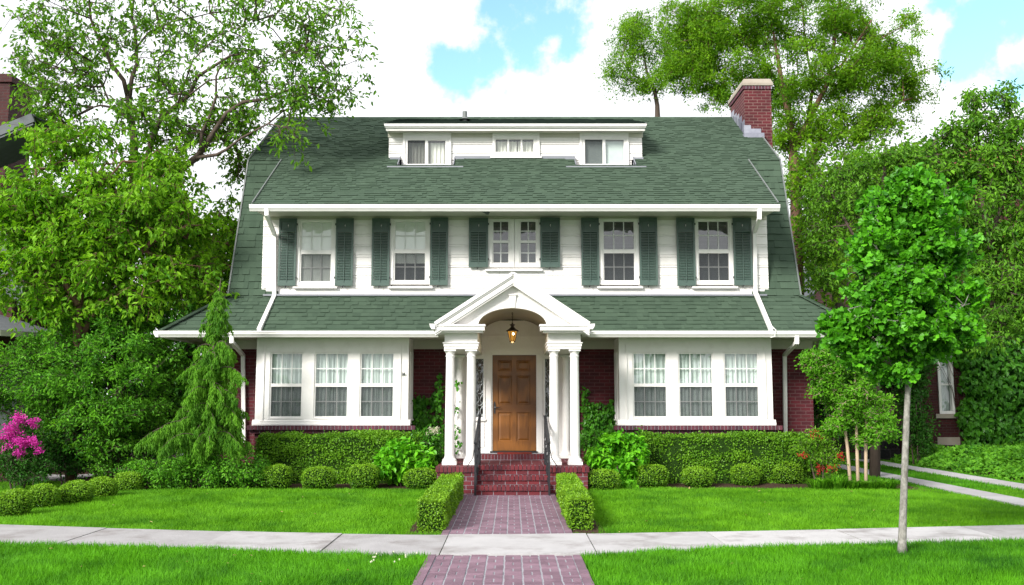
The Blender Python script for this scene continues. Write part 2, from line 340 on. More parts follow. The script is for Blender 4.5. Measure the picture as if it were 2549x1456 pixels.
def tufts(wood, lv, cl, ntw, tl, nl, size, width, shape, up=.5, droop=.2, tw_r=.003, tone_c=None, jitter=.04, spread=1.0):
    """each cluster point carries short twigs with leaves along them"""
    n = len(cl); C = np.repeat(cl, ntw, 0); d = rnd_dirs(n*ntw); d[:, 2] = d[:, 2]*.7+.15; d = unit(d)
    L = tl*(.5+rng.random(n*ntw)); E = C+d*L[:, None]; E[:, 2] -= droop*L
    if wood is not None: put_sticks(wood, C, E, tw_r, tw_r*.5, 3)
    t = rng.random((n*ntw, nl))**.7*1.05; pos = C[:, None]+(E-C)[:, None]*t[..., None]+rng.normal(size=(n*ntw, nl, 3))*jitter
    N = n*ntw*nl; pos = pos.reshape(-1, 3); dd = np.repeat(d, nl, 0)*.6+rnd_dirs(N)*spread; dd[:, 2] -= droop*1.5
    nn = rnd_dirs(N)*.9+np.array([0, -.25, up+.4])
    ct = np.repeat(rng.random(n) if tone_c is None else tone_c, ntw*nl); tone = .5*ct+.5*rng.random(N)
    put_leaves(lv, pos, dd, nn, size*(.65+.7*rng.random(N)), width, shape, tone)

def tree(name, label, cat, basept, skel, blobs, leafmat, bark='bark', ntw=5, tl=.35, nl=7, size=.09, width=.55, shape='kite', group=None, kp=.35, gain=.0075, up=.5, droop=.2, rmin=.005, extra=None, dens_tone=None, **kw):
    t = thing(name, label, cat, basept, group); w = NM(); lv = NM()
    cl = blob_pts(blobs)
    grow(w, skel, cl, kp=kp, gain=gain, rmin=rmin)
    tufts(w, lv, cl, ntw, tl, nl, size, width, shape, up, droop, **kw)
    w.build('trunk', bark, t, True); lv.build('crown', leafmat, t)
    return t
def bush(name, label, cat, basept, blobs, leafmat, ntw=4, tl=.16, nl=7, size=.05, width=.6, shape='kite', group=None, flowers=None, bark='bark', up=.5, droop=.1, part='foliage', gain=.003, **kw):
    t = thing(name, label, cat, basept, group); w = NM(); lv = NM(); cl = blob_pts(blobs); b = np.array(basept)
    zz = cl[:, 2].mean()
    sk = [([tuple(b+[dx, dy, -.05]), tuple(b+[dx*2.5, dy*2, (zz-b[2])*.8])], [.02, .012]) for dx, dy in ((-.08, 0), (.08, .05), (0, -.06))]
    cl[:, 2] = np.maximum(cl[:, 2], b[2]+.04)
    grow(w, sk, cl, rmin=.0035, gain=gain, jit=.02, sides=4)
    tufts(w, lv, cl, ntw, tl, nl, size, width, shape, up, droop, **kw)
    w.build('stems', bark, t); lv.build(part, leafmat, t)
    return t
# ================================================================== SETTING
g = NM(); 
xs = np.linspace(-150, 150, 61); ys = np.concatenate([np.linspace(-60, 60, 49), np.linspace(70, 260, 20)])
gx, gy = np.meshgrid(xs, ys); nx = len(xs)
ii, jj = np.meshgrid(np.arange(len(ys)-1), np.arange(nx-1), indexing='ij'); k0 = (ii*nx+jj).ravel()
g.add(np.stack([gx.ravel(), gy.ravel(), np.full(gx.size, -.03)], 1), np.stack([k0, k0+1, k0+nx+1, k0+nx], 1))
setting(g.build('ground', 'turf'))
st = NM(); st.box(-80, 80, -9, 4.5, -.2, -.02); setting(st.build('road', 'asph'))
kb = NM(); kb.box(-80, 80, 4.5, 4.65, -.2, .05); setting(kb.build('kerb', 'conc'))
# sidewalk: gently curving edges traced on the ground
back = [G(x, y) for x, y in ((-900, 1290), (0, 1310), (250, 1318), (700, 1331), (1050, 1336), (1274, 1336), (1500, 1333), (2060, 1322), (2549, 1310), (3300, 1295))]
front = [G(x, y) for x, y in ((-900, 1335), (0, 1354), (400, 1364), (800, 1379), (1080, 1386), (1440, 1385), (1800, 1366), (2100, 1357), (2549, 1345), (3300, 1330))]
bx_, by_ = np.array(back)[:, 0], np.array(back)[:, 1]; fx_, fy_ = np.array(front)[:, 0], np.array(front)[:, 1]
bY = lambda x: np.interp(x, bx_, by_); fY = lambda x: np.interp(x, fx_, fy_)
joints = [-14, -12.2, -10.4, -8.6, -6.9, -5.25, -3.55, -2.1, -.78, .92, 2.45, 4.15, 5.9, 7.6, 9.4, 11.2, 13, 15]
sw = NM()
for i in range(len(joints)-1):
    a, b = joints[i]+.008, joints[i+1]-.008; tn = random.random(); n = 5; dz = random.uniform(-.006, .006)
    sk1, sk2 = (.0, .0)
    v = []
    for q in range(n+1):
        x = a+(b-a)*q/n; yf, yb = fY(x)+.01, bY(x)-.01
        v += [(x, yf, .022+dz), (x, yb, .028+dz), (x, yf, -.06), (x, yb, -.06)]
    f = []
    for q in range(n):
        m = q*4; f += [(m, m+4, m+5, m+1), (m, m+2, m+6, m+4), (m+1, m+5, m+7, m+3)]
    f += [(0, 1, 3, 2), (4*n, 4*n+2, 4*n+3, 4*n+1)]
    sw.add(v, f, tn)
setting(sw.build('pavement', 'conc'))
# brick walks with basket-weave pavers
def walk(name, x0, x1, y0, y1, gapf=True):
    mo = NM(); mo.prism([(x0-.0, y0), (x1, y0), (x1, y1), (x0, y1)], 'z', -.05, .012); m = mo.build(name+'_mortar', 'mortar')
    w = NM(); e = .095
    for sx in (x0, x1-e):                                     # border course on edge
        y = y0
        while y < y1-.02:
            w.box(sx+.004, sx+e-.004, y, min(y+.2, y1), -.02, .026+random.uniform(-.002, .003), random.random()*.8); y += .209
    cw = (x1-x0-2*e)/8
    r = 0; y = y0
    while y < y1-.02:
        for c in range(8):
            xa = x0+e+c*cw; yb = min(y+cw, y1); z = .018+random.uniform(-.002, .003)
            gp = .0095
            if (r+c) % 2 == 0:
                for h in range(2): w.box(xa+gp+random.uniform(0, .003), xa+cw-gp, y+h*cw/2+gp*.8, min(y+(h+1)*cw/2-gp*.8, y1), -.02, z+random.uniform(-.002, .002), random.random())
            else:
                for h in range(2): w.box(xa+h*cw/2+gp*.8, xa+(h+1)*cw/2-gp*.8, y+gp, yb-gp, -.02, z+random.uniform(-.002, .002), random.random())
        y += cw; r += 1
    o = w.build(name, 'paver'); setting(o); m.parent = o; return o
walk('brick_path', -.88, .76, 12.2, 17.4)
walk('brick_path', -.90, .74, 6.5, 10.56)
# ribbon driveway between the two houses on the right
dr = NM()
for (xa, xb) in ((8.05, 8.62), (9.62, 10.2)):
    for q in range(8):
        ya = 13.35+q*1.8; dr.box(xa+random.uniform(-.01, .01), xb, ya+.01, ya+1.79, -.05, .028+random.uniform(-.004, .004), random.random())
setting(dr.build('driveway', 'drive'))
lp = NM(); lp.box(-10.4, -9.2, 20.6, 32, -.05, .03, .3); setting(lp.build('garden_path', 'drive'))
# planting beds (slightly mounded soil)
bd = NM()
def mound(x0, x1, y0, y1, h=.06):
    n, m = 24, 6; v = []; 
    for i in range(n+1):
        for j in range(m+1):
            u, w_ = i/n, j/m; e = min(1, 6*min(u, 1-u)*1.5, 4*min(w_, 1-w_))
            v.append((x0+(x1-x0)*u, y0+(y1-y0)*w_+random.uniform(-.03, .03), -.01+h*e+random.uniform(0, .015)))
    k = m+1; bd.add(v, [(i*k+j, (i+1)*k+j, (i+1)*k+j+1, i*k+j+1) for i in range(n) for j in range(m)])
mound(-7.9, -1.35, 17.5, 20.3, .10); mound(1.4, 7.9, 17.6, 20.3, .10); mound(-1.35, -.88, 12.35, 17.5, .03); mound(.77, 1.2, 12.35, 17.5, .03)
mound(-14.5, -7.4, 20.1, 32, .05); mound(10.35, 22, 19.6, 28, .1)
setting(bd.build('planting_bed', 'soil'))

lz = lambda x, y: .075*np.clip((y-12.6)/4.6, 0, 1)*np.clip((np.abs(x+.06)-.8)/.5, 0, 1)*np.clip((7.9-np.abs(x))/1.2, 0, 1)
lb_ = NM(); gx, gy = np.meshgrid(np.linspace(-11, 11, 111), np.linspace(12.0, 18.4, 33)); kx = 111
zz = lz(gx, gy)-.022-.03*((gx > -.95)&(gx < .83)); ii, jj = np.meshgrid(np.arange(32), np.arange(110), indexing='ij'); k0 = (ii*kx+jj).ravel()
k0 = k0[(np.minimum(gy[:-1, :-1], 99).ravel() > bY(gx[:-1, :-1].ravel())-.15)]
lb_.add(np.stack([gx.ravel(), gy.ravel(), zz.ravel()], 1), np.stack([k0, k0+1, k0+kx+1, k0+kx], 1)); setting(lb_.build('lawn_ground', 'turf'))
# grass blades ------------------------------------------------------
def vnoise(x, y, s, seed=0):
    r_ = np.random.default_rng(seed); gxy = r_.random((64, 64)); X = x*s; Y = y*s; xi = np.floor(X).astype(int); yi = np.floor(Y).astype(int); fx, fy = X-xi, Y-yi
    fx = fx*fx*(3-2*fx); fy = fy*fy*(3-2*fy); a = lambda i, j: gxy[i % 64, j % 64]
    return (a(xi, yi)*(1-fx)+a(xi+1, yi)*fx)*(1-fy)+(a(xi, yi+1)*(1-fx)+a(xi+1, yi+1)*fx)*fy
def lawn(name, x0, x1, y0, y1, dens, ok, mat, hgt=.05, wid=.007, label=None, tb=0):
    n = int((x1-x0)*(y1-y0)*dens); x = rng.uniform(x0, x1, n); y = rng.uniform(y0, y1, n); k = ok(x, y)&(np.abs(x) < .56*y+.8); x, y = x[k], y[k]; n = len(x)
    pos = np.stack([x, y, lz(x, y)-.025 if 'lawn' in name else np.full(n, -.028)], 1)
    lean = rng.normal(size=(n, 3))*.38; lean[:, 0] += (vnoise(x, y, 2.3, 5)-.5)*.9; lean[:, 1] += (vnoise(x, y, 2.1, 6)-.5)*.9; d = lean; d[:, 2] = 1
    big = vnoise(x, y, .9, 1)*.35+vnoise(x, y, 3.1, 2)*.35+vnoise(x, y, 10, 3)*.3
    h = hgt*(.65+.6*rng.random(n))*(.8+.5*big)
    nn = np.stack([rng.normal(size=n), -1+rng.normal(size=n)*.5, np.full(n, .3)], 1)
    nm = NM(); put_leaves(nm, pos, d, nn, h*1.25, (wid/hgt), 'blade', np.clip(.42*rng.random(n)+1.5*(big-.42)+.25+tb, 0, 1))
    o = nm.build(name, mat); o['kind'] = 'stuff'; o['label'] = label; o['category'] = 'grass'; return o
def inwalk(x, y): return (x > -.89)&(x < .75)
lawn('verge_grass', -8, 8, 7.4, 13.3, 4300, lambda x, y: (y < fY(x)+.02+.03*np.sin(x*9))&~inwalk(x, y), 'grass2', .065, .0085, 'bright green grass verge in front of the pavement')
lawn('lawn_grass', -12.5, -.9, 12, 20.5, 3600, lambda x, y: (y > bY(x)-.02)&((x < -1.30)|(y < 12.45))&((y < 17.75+.05*np.sin(x*5))|((x < -7.6)&(y < 20.2+.2*np.sin(x*3)))), 'grass', .05, .0085, 'mown lawn to the left of the brick path')
lawn('lawn_grass', .76, 10, 12, 18.4, 3600, lambda x, y: (y > bY(x)-.02)&((x > 1.12)|(y < 12.4))&(y < 17.85+.05*np.sin(x*5)+np.where(x > 7, (x-7)*1.0, 0))&((x < 8.05)|((x > 8.62)&(x < 9.62))), 'grass', .05, .0085, 'mown lawn to the right of the brick path', -.05)
lawn('drive_grass', 7.4, 15, 13.2, 27.6, 1500, lambda x, y: ((x < 8.05)&(y > 18.2))|((x > 8.62)&(x < 9.62)&(y > 18.3))|((x > 10.2)&((x < 10.5)|(y < 19.6-.25*(x-10.5)))), 'grass2', .06, .016, 'grass strips growing between the driveway ribbons')
jx = np.array(joints); 
lawn('joint_grass', -8, 8, 10, 13.6, 5200, lambda x, y: (np.min(np.abs(x[:, None]-jx[None]), 1) < .016+.01*np.sin(y*11+x*3))&(y > fY(x))&(y < bY(x)), 'grass2', .035, .008, 'grass sprouting in the pavement joints')
fl0 = NM(); n = 70; x = rng.uniform(-8, 8, n); y = rng.uniform(8.8, 17.5, n); k = ~((x > -1.3)&(x < 1.15))&((y < fY(x)-.1)|(y > bY(x)+.1)); x, y = x[k], y[k]; n = len(x)
put_leaves(fl0, np.stack([x, y, lz(x, y)*(y > 12)+.03], 1), rnd_dirs(n)*np.array([1, 1, .2]), rnd_dirs(n)*.3+np.array([0, 0, 1]), .045*(.6+.8*rng.random(n)), .6, 'oval', rng.random(n))
M['dry'] = leafm('dry_leaf', (.25, .17, .06, 1), (.50, .42, .18, 1), .2); setting(fl0.build('fallen_leaves', 'dry'), 'stuff', 'a few dry fallen leaves scattered over the grass', 'leaves')
# clover flowers in the verge
cf = NM(); q = 16; fx = rng.uniform(-1.45, -.95, q); fy = rng.uniform(9.9, 10.75, q)
for a, b in zip(fx, fy):
    if b < fY(a)-.03 : cf.lathe((a, b, .045), [(.002, 0), (.008, .006), (.008, .013), (.003, .02)], 6)
setting(cf.build('clover_flowers', 'petal'), 'stuff', 'tiny white clover flowers dotted in the verge by the path', 'flowers')
# ================================================================== HOUSE
LX, RX, MX = -5.90, 6.00, .05           # gable edges, centre
YE, ZE = 18.93, 3.02                    # lower eave
YK, ZK = 19.95, 3.84                    # top of skirt roof
YB, ZB = 21.15, 7.03                    # gambrel break
YR, ZR = 24.0, 8.87                     # ridge
SL = (ZR-ZB)/(YR-YB)
YU = 18.9; ZU = ZB-(YB-YU)*SL           # upper eave
UL, UR = -5.17, 5.30                    # upper eave ends
YS = 20.0                               # siding wall
YW = 20.3                               # brick wall
zroof = lambda Y: ZB+(Y-YB)*SL
house = thing('house', 'two storey white house with green shingled gambrel roof and columned porch', 'house', (MX, 20.3, 0))
def shingles(nm, O, U, S, vmax, iv, e=.112, v0=0.0):
    """laminated shingles laid course by course as thin lapped tabs; O eave origin, U along, S up the slope"""
    O, U, S = Vector(O), Vector(U).normalized(), Vector(S).normalized(); N = U.cross(S).normalized()
    if N.z < 0: N = -N
    k = 0; v = v0
    while v < vmax-.01:
        vt = min(v+e*1.35, vmax)
        for (a, b) in iv(v+e*.5):
            u = a-random.random()*.2
            while u < b:
                w = random.uniform(.07, .19); ua, ub = max(u, a), min(u+w, b); u += w
                if ub-ua < .01: continue
                th = .026 if random.random() < .5 else .013; tn = min(1, max(0, random.gauss(.5, .2)))
                dv = random.uniform(-.003, .003)
                p = [O+U*x+S*y+N*z for (x, y, z) in ((ua, v+dv, .001), (ub, v+dv, .001), (ub, v+dv, th), (ua, v+dv, th), (ub, vt, .002), (ua, vt, .002))]
                nm.add([tuple(q) for q in p], [(3, 2, 4, 5), (0, 1, 2, 3)], tn); nm.add([tuple(p[i]) for i in (0, 3, 5, 1, 2, 4)], [(0, 1, 2), (3, 5, 4)], tn)
        v += e; k += 1
def slab(nm, pts, th=.06, tone=.3):
    """closed backing board under a roof plane; pts counter-clockwise from above"""
    a, b, c = (Vector(p) for p in pts[:3]); N = (b-a).cross(c-a).normalized()
    if N.z < 0: N = -N
    n = len(pts); v = [tuple(Vector(p)) for p in pts]+[tuple(Vector(p)-N*th) for p in pts]
    nm.add(v, [list(range(n)), list(range(2*n-1, n-1, -1))], tone); nm.F.append((np.array([(i, i+n, (i+1) % n+n, (i+1) % n) for i in range(n)])+nm.n-2*n, np.full(n, tone)))

# window notches in the upper roof
SD = 21.3                                # small dormer wall plane
NF = 20.85                               # front of the notches
n1 = (XX(992, 21, 410), XX(1130, 21, 410)); n2 = (XX(1432, 21, 410), XX(1580, 21, 410))
DL, DR = XX(968, SD, 360), XX(1598, SD, 360)
up = NM(); sl_len = math.hypot(YR-YU, ZR-ZU); cs = (YR-YU)/sl_len
def iv_up(v):
    Y = YU+v*cs
    if Y < NF: return [(UL, UR)] if Y < YB else [(LX, RX)]
    a, b = (UL, UR) if Y < YB else (LX, RX)
    if Y < SD-.02: return [(a, n1[0]), (n1[1], n2[0]), (n2[1], b)]
    if Y < YR-.5: return [(a, DL+.04), (DR-.04, b)]
    return [(a, b)]
shingles(up, (0, YU-.03, ZU-.03*SL), (1, 0, 0), (0, 1, SL), sl_len+.03, iv_up)
# backing boards cut round the notches
def board(nm, x0, x1, Y0, Y1): slab(nm, [(x0, Y0, zroof(Y0)), (x1, Y0, zroof(Y0)), (x1, Y1, zroof(Y1)), (x0, Y1, zroof(Y1))], .05)
board(up, UL, UR, YU, NF)
for a, b in ((UL, n1[0]), (n1[1], n2[0]), (n2[1], UR)): board(up, a, b, NF, SD)
board(up, LX, UL, YB, SD); board(up, UR, RX, YB, SD); board(up, LX, DL+.02, SD, YR); board(up, DR-.02, RX, SD, YR)
slab(up, [(LX, YR, ZR), (RX, YR, ZR), (RX, 2*YR-YB, ZB), (LX, 2*YR-YB, ZB)], .05)
x = LX                                   # ridge caps
while x < RX: 
    up.prism([(YR-.12, ZR-.055), (YR, ZR+.022), (YR+.12, ZR-.055), (YR+.12, ZR-.075), (YR-.12, ZR-.075)], 'x', x, min(x+.2, RX), random.random()); x += .205
up_o = up.build('upper_roof', 'shingle', house)
# steep gambrel slopes at both ends
stp = NM(); stl = math.hypot(YB-YK, ZB-ZK)
shingles(stp, (0, YK, ZK), (1, 0, 0), (0, YB-YK, ZB-ZK), stl, lambda v: [(LX, UL+.03), (UR-.03, RX)], .165)
for a, b in ((LX, UL+.3), (UR-.3, RX)): slab(stp, [(a, YK, ZK), (b, YK, ZK), (b, YB, ZB), (a, YB, ZB)], .05)
Y2, Y3 = 2*YR-YB, 2*YR-YK
slab(stp, [(LX, Y3, ZK), (LX, Y2, ZB), (RX, Y2, ZB), (RX, Y3, ZK)], .05)
stp.build('steep_roof', 'shingle', house)
# rake metal along gable edges
for xx, sgn in ((LX, -1), (RX, 1)):
    rk = NM()
    for a, b in (((YK, ZK), (YB, ZB)), ((YB, ZB), (YR, ZR)), ((YR, ZR), (Y2, ZB)), ((Y2, ZB), (Y3, ZK))):
        rk.bar((xx+sgn*.012, a[0], a[1]+.012), (xx+sgn*.012, b[0], b[1]+.012), .03, .05)
    rk.build('rake_edge', 'ridge', house)
for xx in (UL, UR): rk = NM(); rk.bar((xx, YU-.03, ZU+.0), (xx, YB, ZB+.01), .022, .05); rk.build('rake_edge', 'ridge', house)
# skirt roof: front, with hipped returns round both ends
SK = NM(); HX0, HX1 = LX-1.02, RX+1.02; sk_len = math.hypot(YK-YE, ZK-ZE); ck = (YK-YE)/sk_len
PXC, PHW, PZA, PZL = XX(1277, 17.62, 750), 1.40, ZZ(683, 17.62), ZZ(808, 17.62)   # portico gable: centre, half width, apex, foot
def iv_sk(v):
    d = v*ck; z = ZE+v*(ZK-ZE)/sk_len; hw = (PZA-z)/(PZA-PZL)*PHW-.22
    return [(HX0+d, HX1-d)] if hw < .05 else [(HX0+d, PXC-hw), (PXC+hw, HX1-d)]
shingles(SK, (0, YE-.03, ZE-.025), (1, 0, 0), (0, YK-YE, ZK-ZE), sk_len+.03, iv_sk, .14)
_h0, _h1 = PHW*(PZA-ZE)/(PZA-PZL)-.25, max(.05, PHW*(PZA-ZK)/(PZA-PZL)-.25)
slab(SK, [(HX0, YE, ZE), (PXC-_h0, YE, ZE), (PXC-_h1, YK, ZK), (HX0+1.02, YK, ZK)], .05); slab(SK, [(PXC+_h0, YE, ZE), (HX1, YE, ZE), (HX1-1.02, YK, ZK), (PXC+_h1, YK, ZK)], .05)
for sx, hx in ((-1, HX0), (1, HX1)):
    def iv_s(v): d = v*ck; return [(YE+d, 2*YR-YE-d)]
    shingles(SK, (hx, 0, ZE), (0, 1, 0), (-sx*(YK-YE), 0, ZK-ZE), sk_len, iv_s, .15)
    slab(SK, [(hx, YE, ZE), (hx, 2*YR-YE, ZE), (hx-sx*1.02, 2*YR-YK, ZK), (hx-sx*1.02, YK, ZK)][::1 if sx < 0 else -1], .05)
    for q in range(9):                   # hip caps
        t0, t1 = q/9, (q+1.15)/9; a = Vector((hx, YE, ZE)); b = Vector((hx-sx*1.02, YK, ZK)); SK.bar(a+(b-a)*t0+Vector((0, 0, .03)), a+(b-a)*min(t1, 1)+Vector((0, 0, .022)), .2, .022, random.random())
SK.build('skirt_roof', 'shingle', house)
fl = NM(); fl.bar((UL, YS-.03, ZK+.015), (UR, YS-.03, ZK+.015), .14, .035)
# small dormer -------------------------------------------------------
YF, zt, zb_ = 20.98, ZZ(307.5, 20.9)-.012, ZZ(324, 20.95)
zsof = ZZ(326, SD)
d = NM(); sdl = math.hypot(YR-.35-YF, zroof(YR-.35)-zt+.05)
FL, FR = XX(961, YF, 312), XX(1605, YF, 312)
shingles(d, (0, YF-.05, zt+.02), (1, 0, 0), (0, YR-.35-YF, zroof(YR-.35)+.03-zt), sdl, lambda v: [(FL-.03, FR+.03)], .16)
slab(d, [(FL-.03, YF-.03, zt+.015), (FR+.03, YF-.03, zt+.015), (FR+.03, YR-.35, zroof(YR-.35)+.02), (FL-.03, YR-.35, zroof(YR-.35)+.02)], .04)
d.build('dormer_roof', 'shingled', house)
for xx in (FL-.035, FR+.035): e_ = NM(); e_.bar((xx, YF-.04, zt+.02), (xx, YR-.35, zroof(YR-.35)+.03), .03, .04); e_.build('dormer_rake_edge', 'ridge', house)
d = NM(); d.box(FL, FR, YF, YF+.03, zb_, zt+.005); d.box(FL-.02, FR+.02, YF-.05, YF, (zb_+zt)/2+.0, zt+.012); d.box(FL-.03, FR+.03, YF-.075, YF-.05, zt-.035, zt+.012)
for xx in (FL, FR-.03): d.prism([(YF+.03, zb_), (YF+.03, zt), (SD+1.4, zt+.55), (SD+1.4, zt+.1)], 'x', xx, xx+.03)
d.build('dormer_fascia', 'white', house)
d = NM(); d.box(FL+.03, FR-.03, YF+.03, SD+.05, zb_+.02, zb_+.05); d.box(DL-.02, DR+.02, SD-.03, SD+.03, zb_-.07, zb_+.02); d.build('dormer_soffit', 'cream', house)

def siding(nm, x0, x1, Y, z0, z1, holes, big=.17, small=.048, lap=.022):
    """alternating wide and narrow lapped boards, cut round openings"""
    z = z0; k = 0
    while z < z1-.004:
        h = min(big if k % 2 == 0 else small, z1-z); zt_ = z+h; iv = [(x0, x1)]
        for (a, b, c, dd) in holes:
            if zt_ > c+.02 and z < dd-.02:
                new = []
                for (p, q) in iv:
                    if b <= p or a >= q: new.append((p, q)); continue
                    if a > p: new.append((p, a))
                    if b < q: new.append((b, q))
                iv = new
        for (p, q) in iv:
            cuts = [p]+sorted(random.uniform(p, q) for _ in range(int((q-p)/3.2)))+[q]
            for a, b in zip(cuts[:-1], cuts[1:]):
                if b-a < .01: continue
                nm.prism([(Y-lap, z+.001), (Y-.004, zt_), (Y+.03, zt_), (Y+.03, z+.001)], 'x', a+.0015, b-.0015, random.random())
        z = zt_; k += 1
# ---- windows ------------------------------------------------------
def folds(nm, x0, x1, Y, z0, z1, amp=.018, n=60, gather=0.0, tone=.5, freq=None):
    freq = freq or 2*math.pi/.085; ph = random.random()*6; v = []
    for i in range(n+1):
        x = x0+(x1-x0)*i/n; 
        for zz, pull in ((z1, 0), ((z0+z1)/2, gather*.6), (z0, gather)):
            xx = x+(x0-x)*pull*0+((x1+x0)/2-x)*(-pull if gather else 0)
            v.append((xx, Y+amp*math.sin(x*freq+ph+.6*math.sin(x*9))*(1 if zz != z1 else .6), zz))
    nm.add(v, [(i*3+j, (i+1)*3+j, (i+1)*3+j+1, i*3+j+1) for i in range(n) for j in (0, 1)], tone)
WIN = []
def dh_window(x0, x1, z0, zm0, zm1, z1, Y, nx=3, ny=2, casing=.07, head=.09, foot=.08, depth=.03, covers='curtain', low=None, label=None, sill=None, screen=True, name='window', casing_out=True, dashed=False):
    """double-hung window; glass rectangle given, frame built round it. Y = outside plane of the casing"""
    w = NM(); c0, c1, b0, t1 = x0-casing, x1+casing, z0-foot, z1+head
    if casing_out:
        w.box(c0, x0-.028, Y, Y+.07, b0, t1); w.box(x1+.028, c1, Y, Y+.07, b0, t1); w.box(x0-.028, x1+.028, Y, Y+.07, z1+.03, t1); w.box(x0-.028, x1+.028, Y, Y+.07, b0, z0-.03)
    w.box(x0-.028, x0, Y+.022, Y+.075, z0-.03, z1+.03); w.box(x1, x1+.028, Y+.022, Y+.075, z0-.03, z1+.03)
    w.box(x0, x1, Y+.022, Y+.075, z1, z1+.03); w.box(x0, x1, Y+.022, Y+.075, z0-.03, z0); w.box(x0, x1, Y+.018, Y+.08, zm0, zm1)
    W = w.build(name, 'white', house)
    if label: W['label'] = label
    mu = NM(); t = .010
    for (a, b, yy) in ((zm1, z1, Y+.045), (z0, zm0, Y+.062)):
        for i in range(1, nx): xc = x0+(x1-x0)*i/nx; mu.box(xc-t, xc+t, yy-.012, yy-.001, a, b)
        for i in range(1, ny): zc = a+(b-a)*i/ny; mu.box(x0, x1, yy-.010, yy-.0015, zc-t, zc+t)
    mu.build('muntins', 'muntin', W)
    pn = NM(); pn.quad((x0, Y+.046, zm1), (x1, Y+.046, zm1), (x1, Y+.046, z1), (x0, Y+.046, z1)); pn.quad((x0, Y+.063, z0), (x1, Y+.063, z0), (x1, Y+.063, zm0), (x0, Y+.063, zm0)); pn.build('pane', 'glass', W)
    if screen:
        sc = NM(); sc.quad((x0+.008, Y+.03, z0+.008), (x1-.008, Y+.03, z0+.008), (x1-.008, Y+.03, zm0), (x0+.008, Y+.03, zm0)); sc.build('insect_screen', 'screen', W)
    if covers == 'curtain':
        cu = NM(); folds(cu, x0-.04, x1+.04, Y+.14, z0-.05, z1+.05, .014); cu.build('curtain', 'curt', W)
    elif covers == 'drawn':
        cu = NM(); xm = (x0+x1)/2
        folds(cu, x0-.04, xm+.02, Y+.105, z0-.05, z1+.05, .018, gather=.0); folds(cu, xm-.02, x1+.04, Y+.12, z0-.05, z1+.05, .018); cu.build('curtain', 'curt', W)
    elif covers == 'shade':
        cu = NM(); zb2 = low if low is not None else z0-.03; cu.box(x0-.03, x1+.03, Y+.078, Y+.081, zb2, z1+.03); cu.box(x0-.025, x1+.025, Y+.077, Y+.086, zb2-.01, zb2+.015); cu.build('roller_shade', 'shade', W)
    if covers in ('blind',) or low is not None:
        bl = NM(); z = z0-.02
        top = z1 if low is None else low
        while z < top: bl.add([(x0-.03, Y+.14, z), (x1+.03, Y+.14, z), (x1+.03, Y+.158, z+.017), (x0-.03, Y+.158, z+.017)], [(0, 1, 2, 3)], random.random()); z += .024
        bl.build('venetian_blind', 'blind', W)
    if sill:
        s = NM(); s.box(sill[0], sill[1], Y-.05, Y+.035, sill[2]-.035, sill[2]); s.build('sill', 'white', W)
    WIN.append((c0+.02, c1-.02, b0+.02, t1-.02)); return W
YC = YS-.05
def pxw(xa, xb, ya, ym0, ym1, yb, Y): return XX(xa, Y, (ya+yb)/2), XX(xb, Y, (ya+yb)/2), ZZ(yb, Y), ZZ(ym1, Y), ZZ(ym0, Y), ZZ(ya, Y)
upper = [((749.5, 823.5, 553, 622, 632, 700), 'shade', (730, 839, 713), 'upper window behind a fully drawn cream shade', None, 3),
         ((983, 1058, 552, 620, 630, 697), 'shade', (966, 1077, 713), 'upper window with shade pulled halfway over dark slats', 655, 3),
         ((1503.5, 1578.5, 551, 620, 630, 697.5), 'blind', (1486, 1600, 713), 'upper window with dark slatted blinds right of the porch gable', None, 3),
         ((1740, 1814, 551, 620, 630, 697.5), 'blind', (1722, 1836, 713), 'upper window with dark slatted blinds nearest the right gable', None, 3)]
for r, cov, sl, lab, low, nx_ in upper:
    x0, x1, z0, a, b, z1 = pxw(*r, YC); a, b = min(a, b), max(a, b)
    dh_window(x0, x1, z0, a, b, z1, YC, nx_, 2, .105, .06, .09, covers=cov, low=ZZ(low, YC+.1) if low else None, label=lab, sill=(XX(sl[0], YC, 713), XX(sl[1], YC, 713), ZZ(sl[2], YC-.05)))
# the paired window over the porch: two lights in one frame
for (xa, xb, lab) in ((1228, 1265, 'left light of the paired window over the porch gable'), (1296.5, 1333.5, 'right light of the paired window over the porch gable')):
    x0, x1, z0, a, b, z1 = pxw(xa, xb, 551, 598, 604, 653, YC); a, b = min(a, b), max(a, b)
    s = (XX(1208, YC, 670), XX(1350, YC, 670), ZZ(670, YC-.05)) if xa < 1270 else None
    dh_window(x0, x1, z0, a, b, z1, YC, 2, 2, .128, .05, .10, covers='blind', label=lab, sill=s, screen=False)
zb0 = ZZ(738, YS)
sd = NM(); siding(sd, UL-.06, UR+.06, YS, ZK+.0, ZZ(541, YS), WIN)
sd.build('siding_wall', 'siding', house)
lb = NM(); lb.box(UL-.06, UR+.06, YS+.35, YS+.4, ZK, 5.8); lb.box(UL-.03, UL, YS+.03, YB, ZK, 5.75); lb.box(UR, UR+.03, YS+.03, YB, ZK, 5.75); lb.build('inner_wall', 'dark', house)
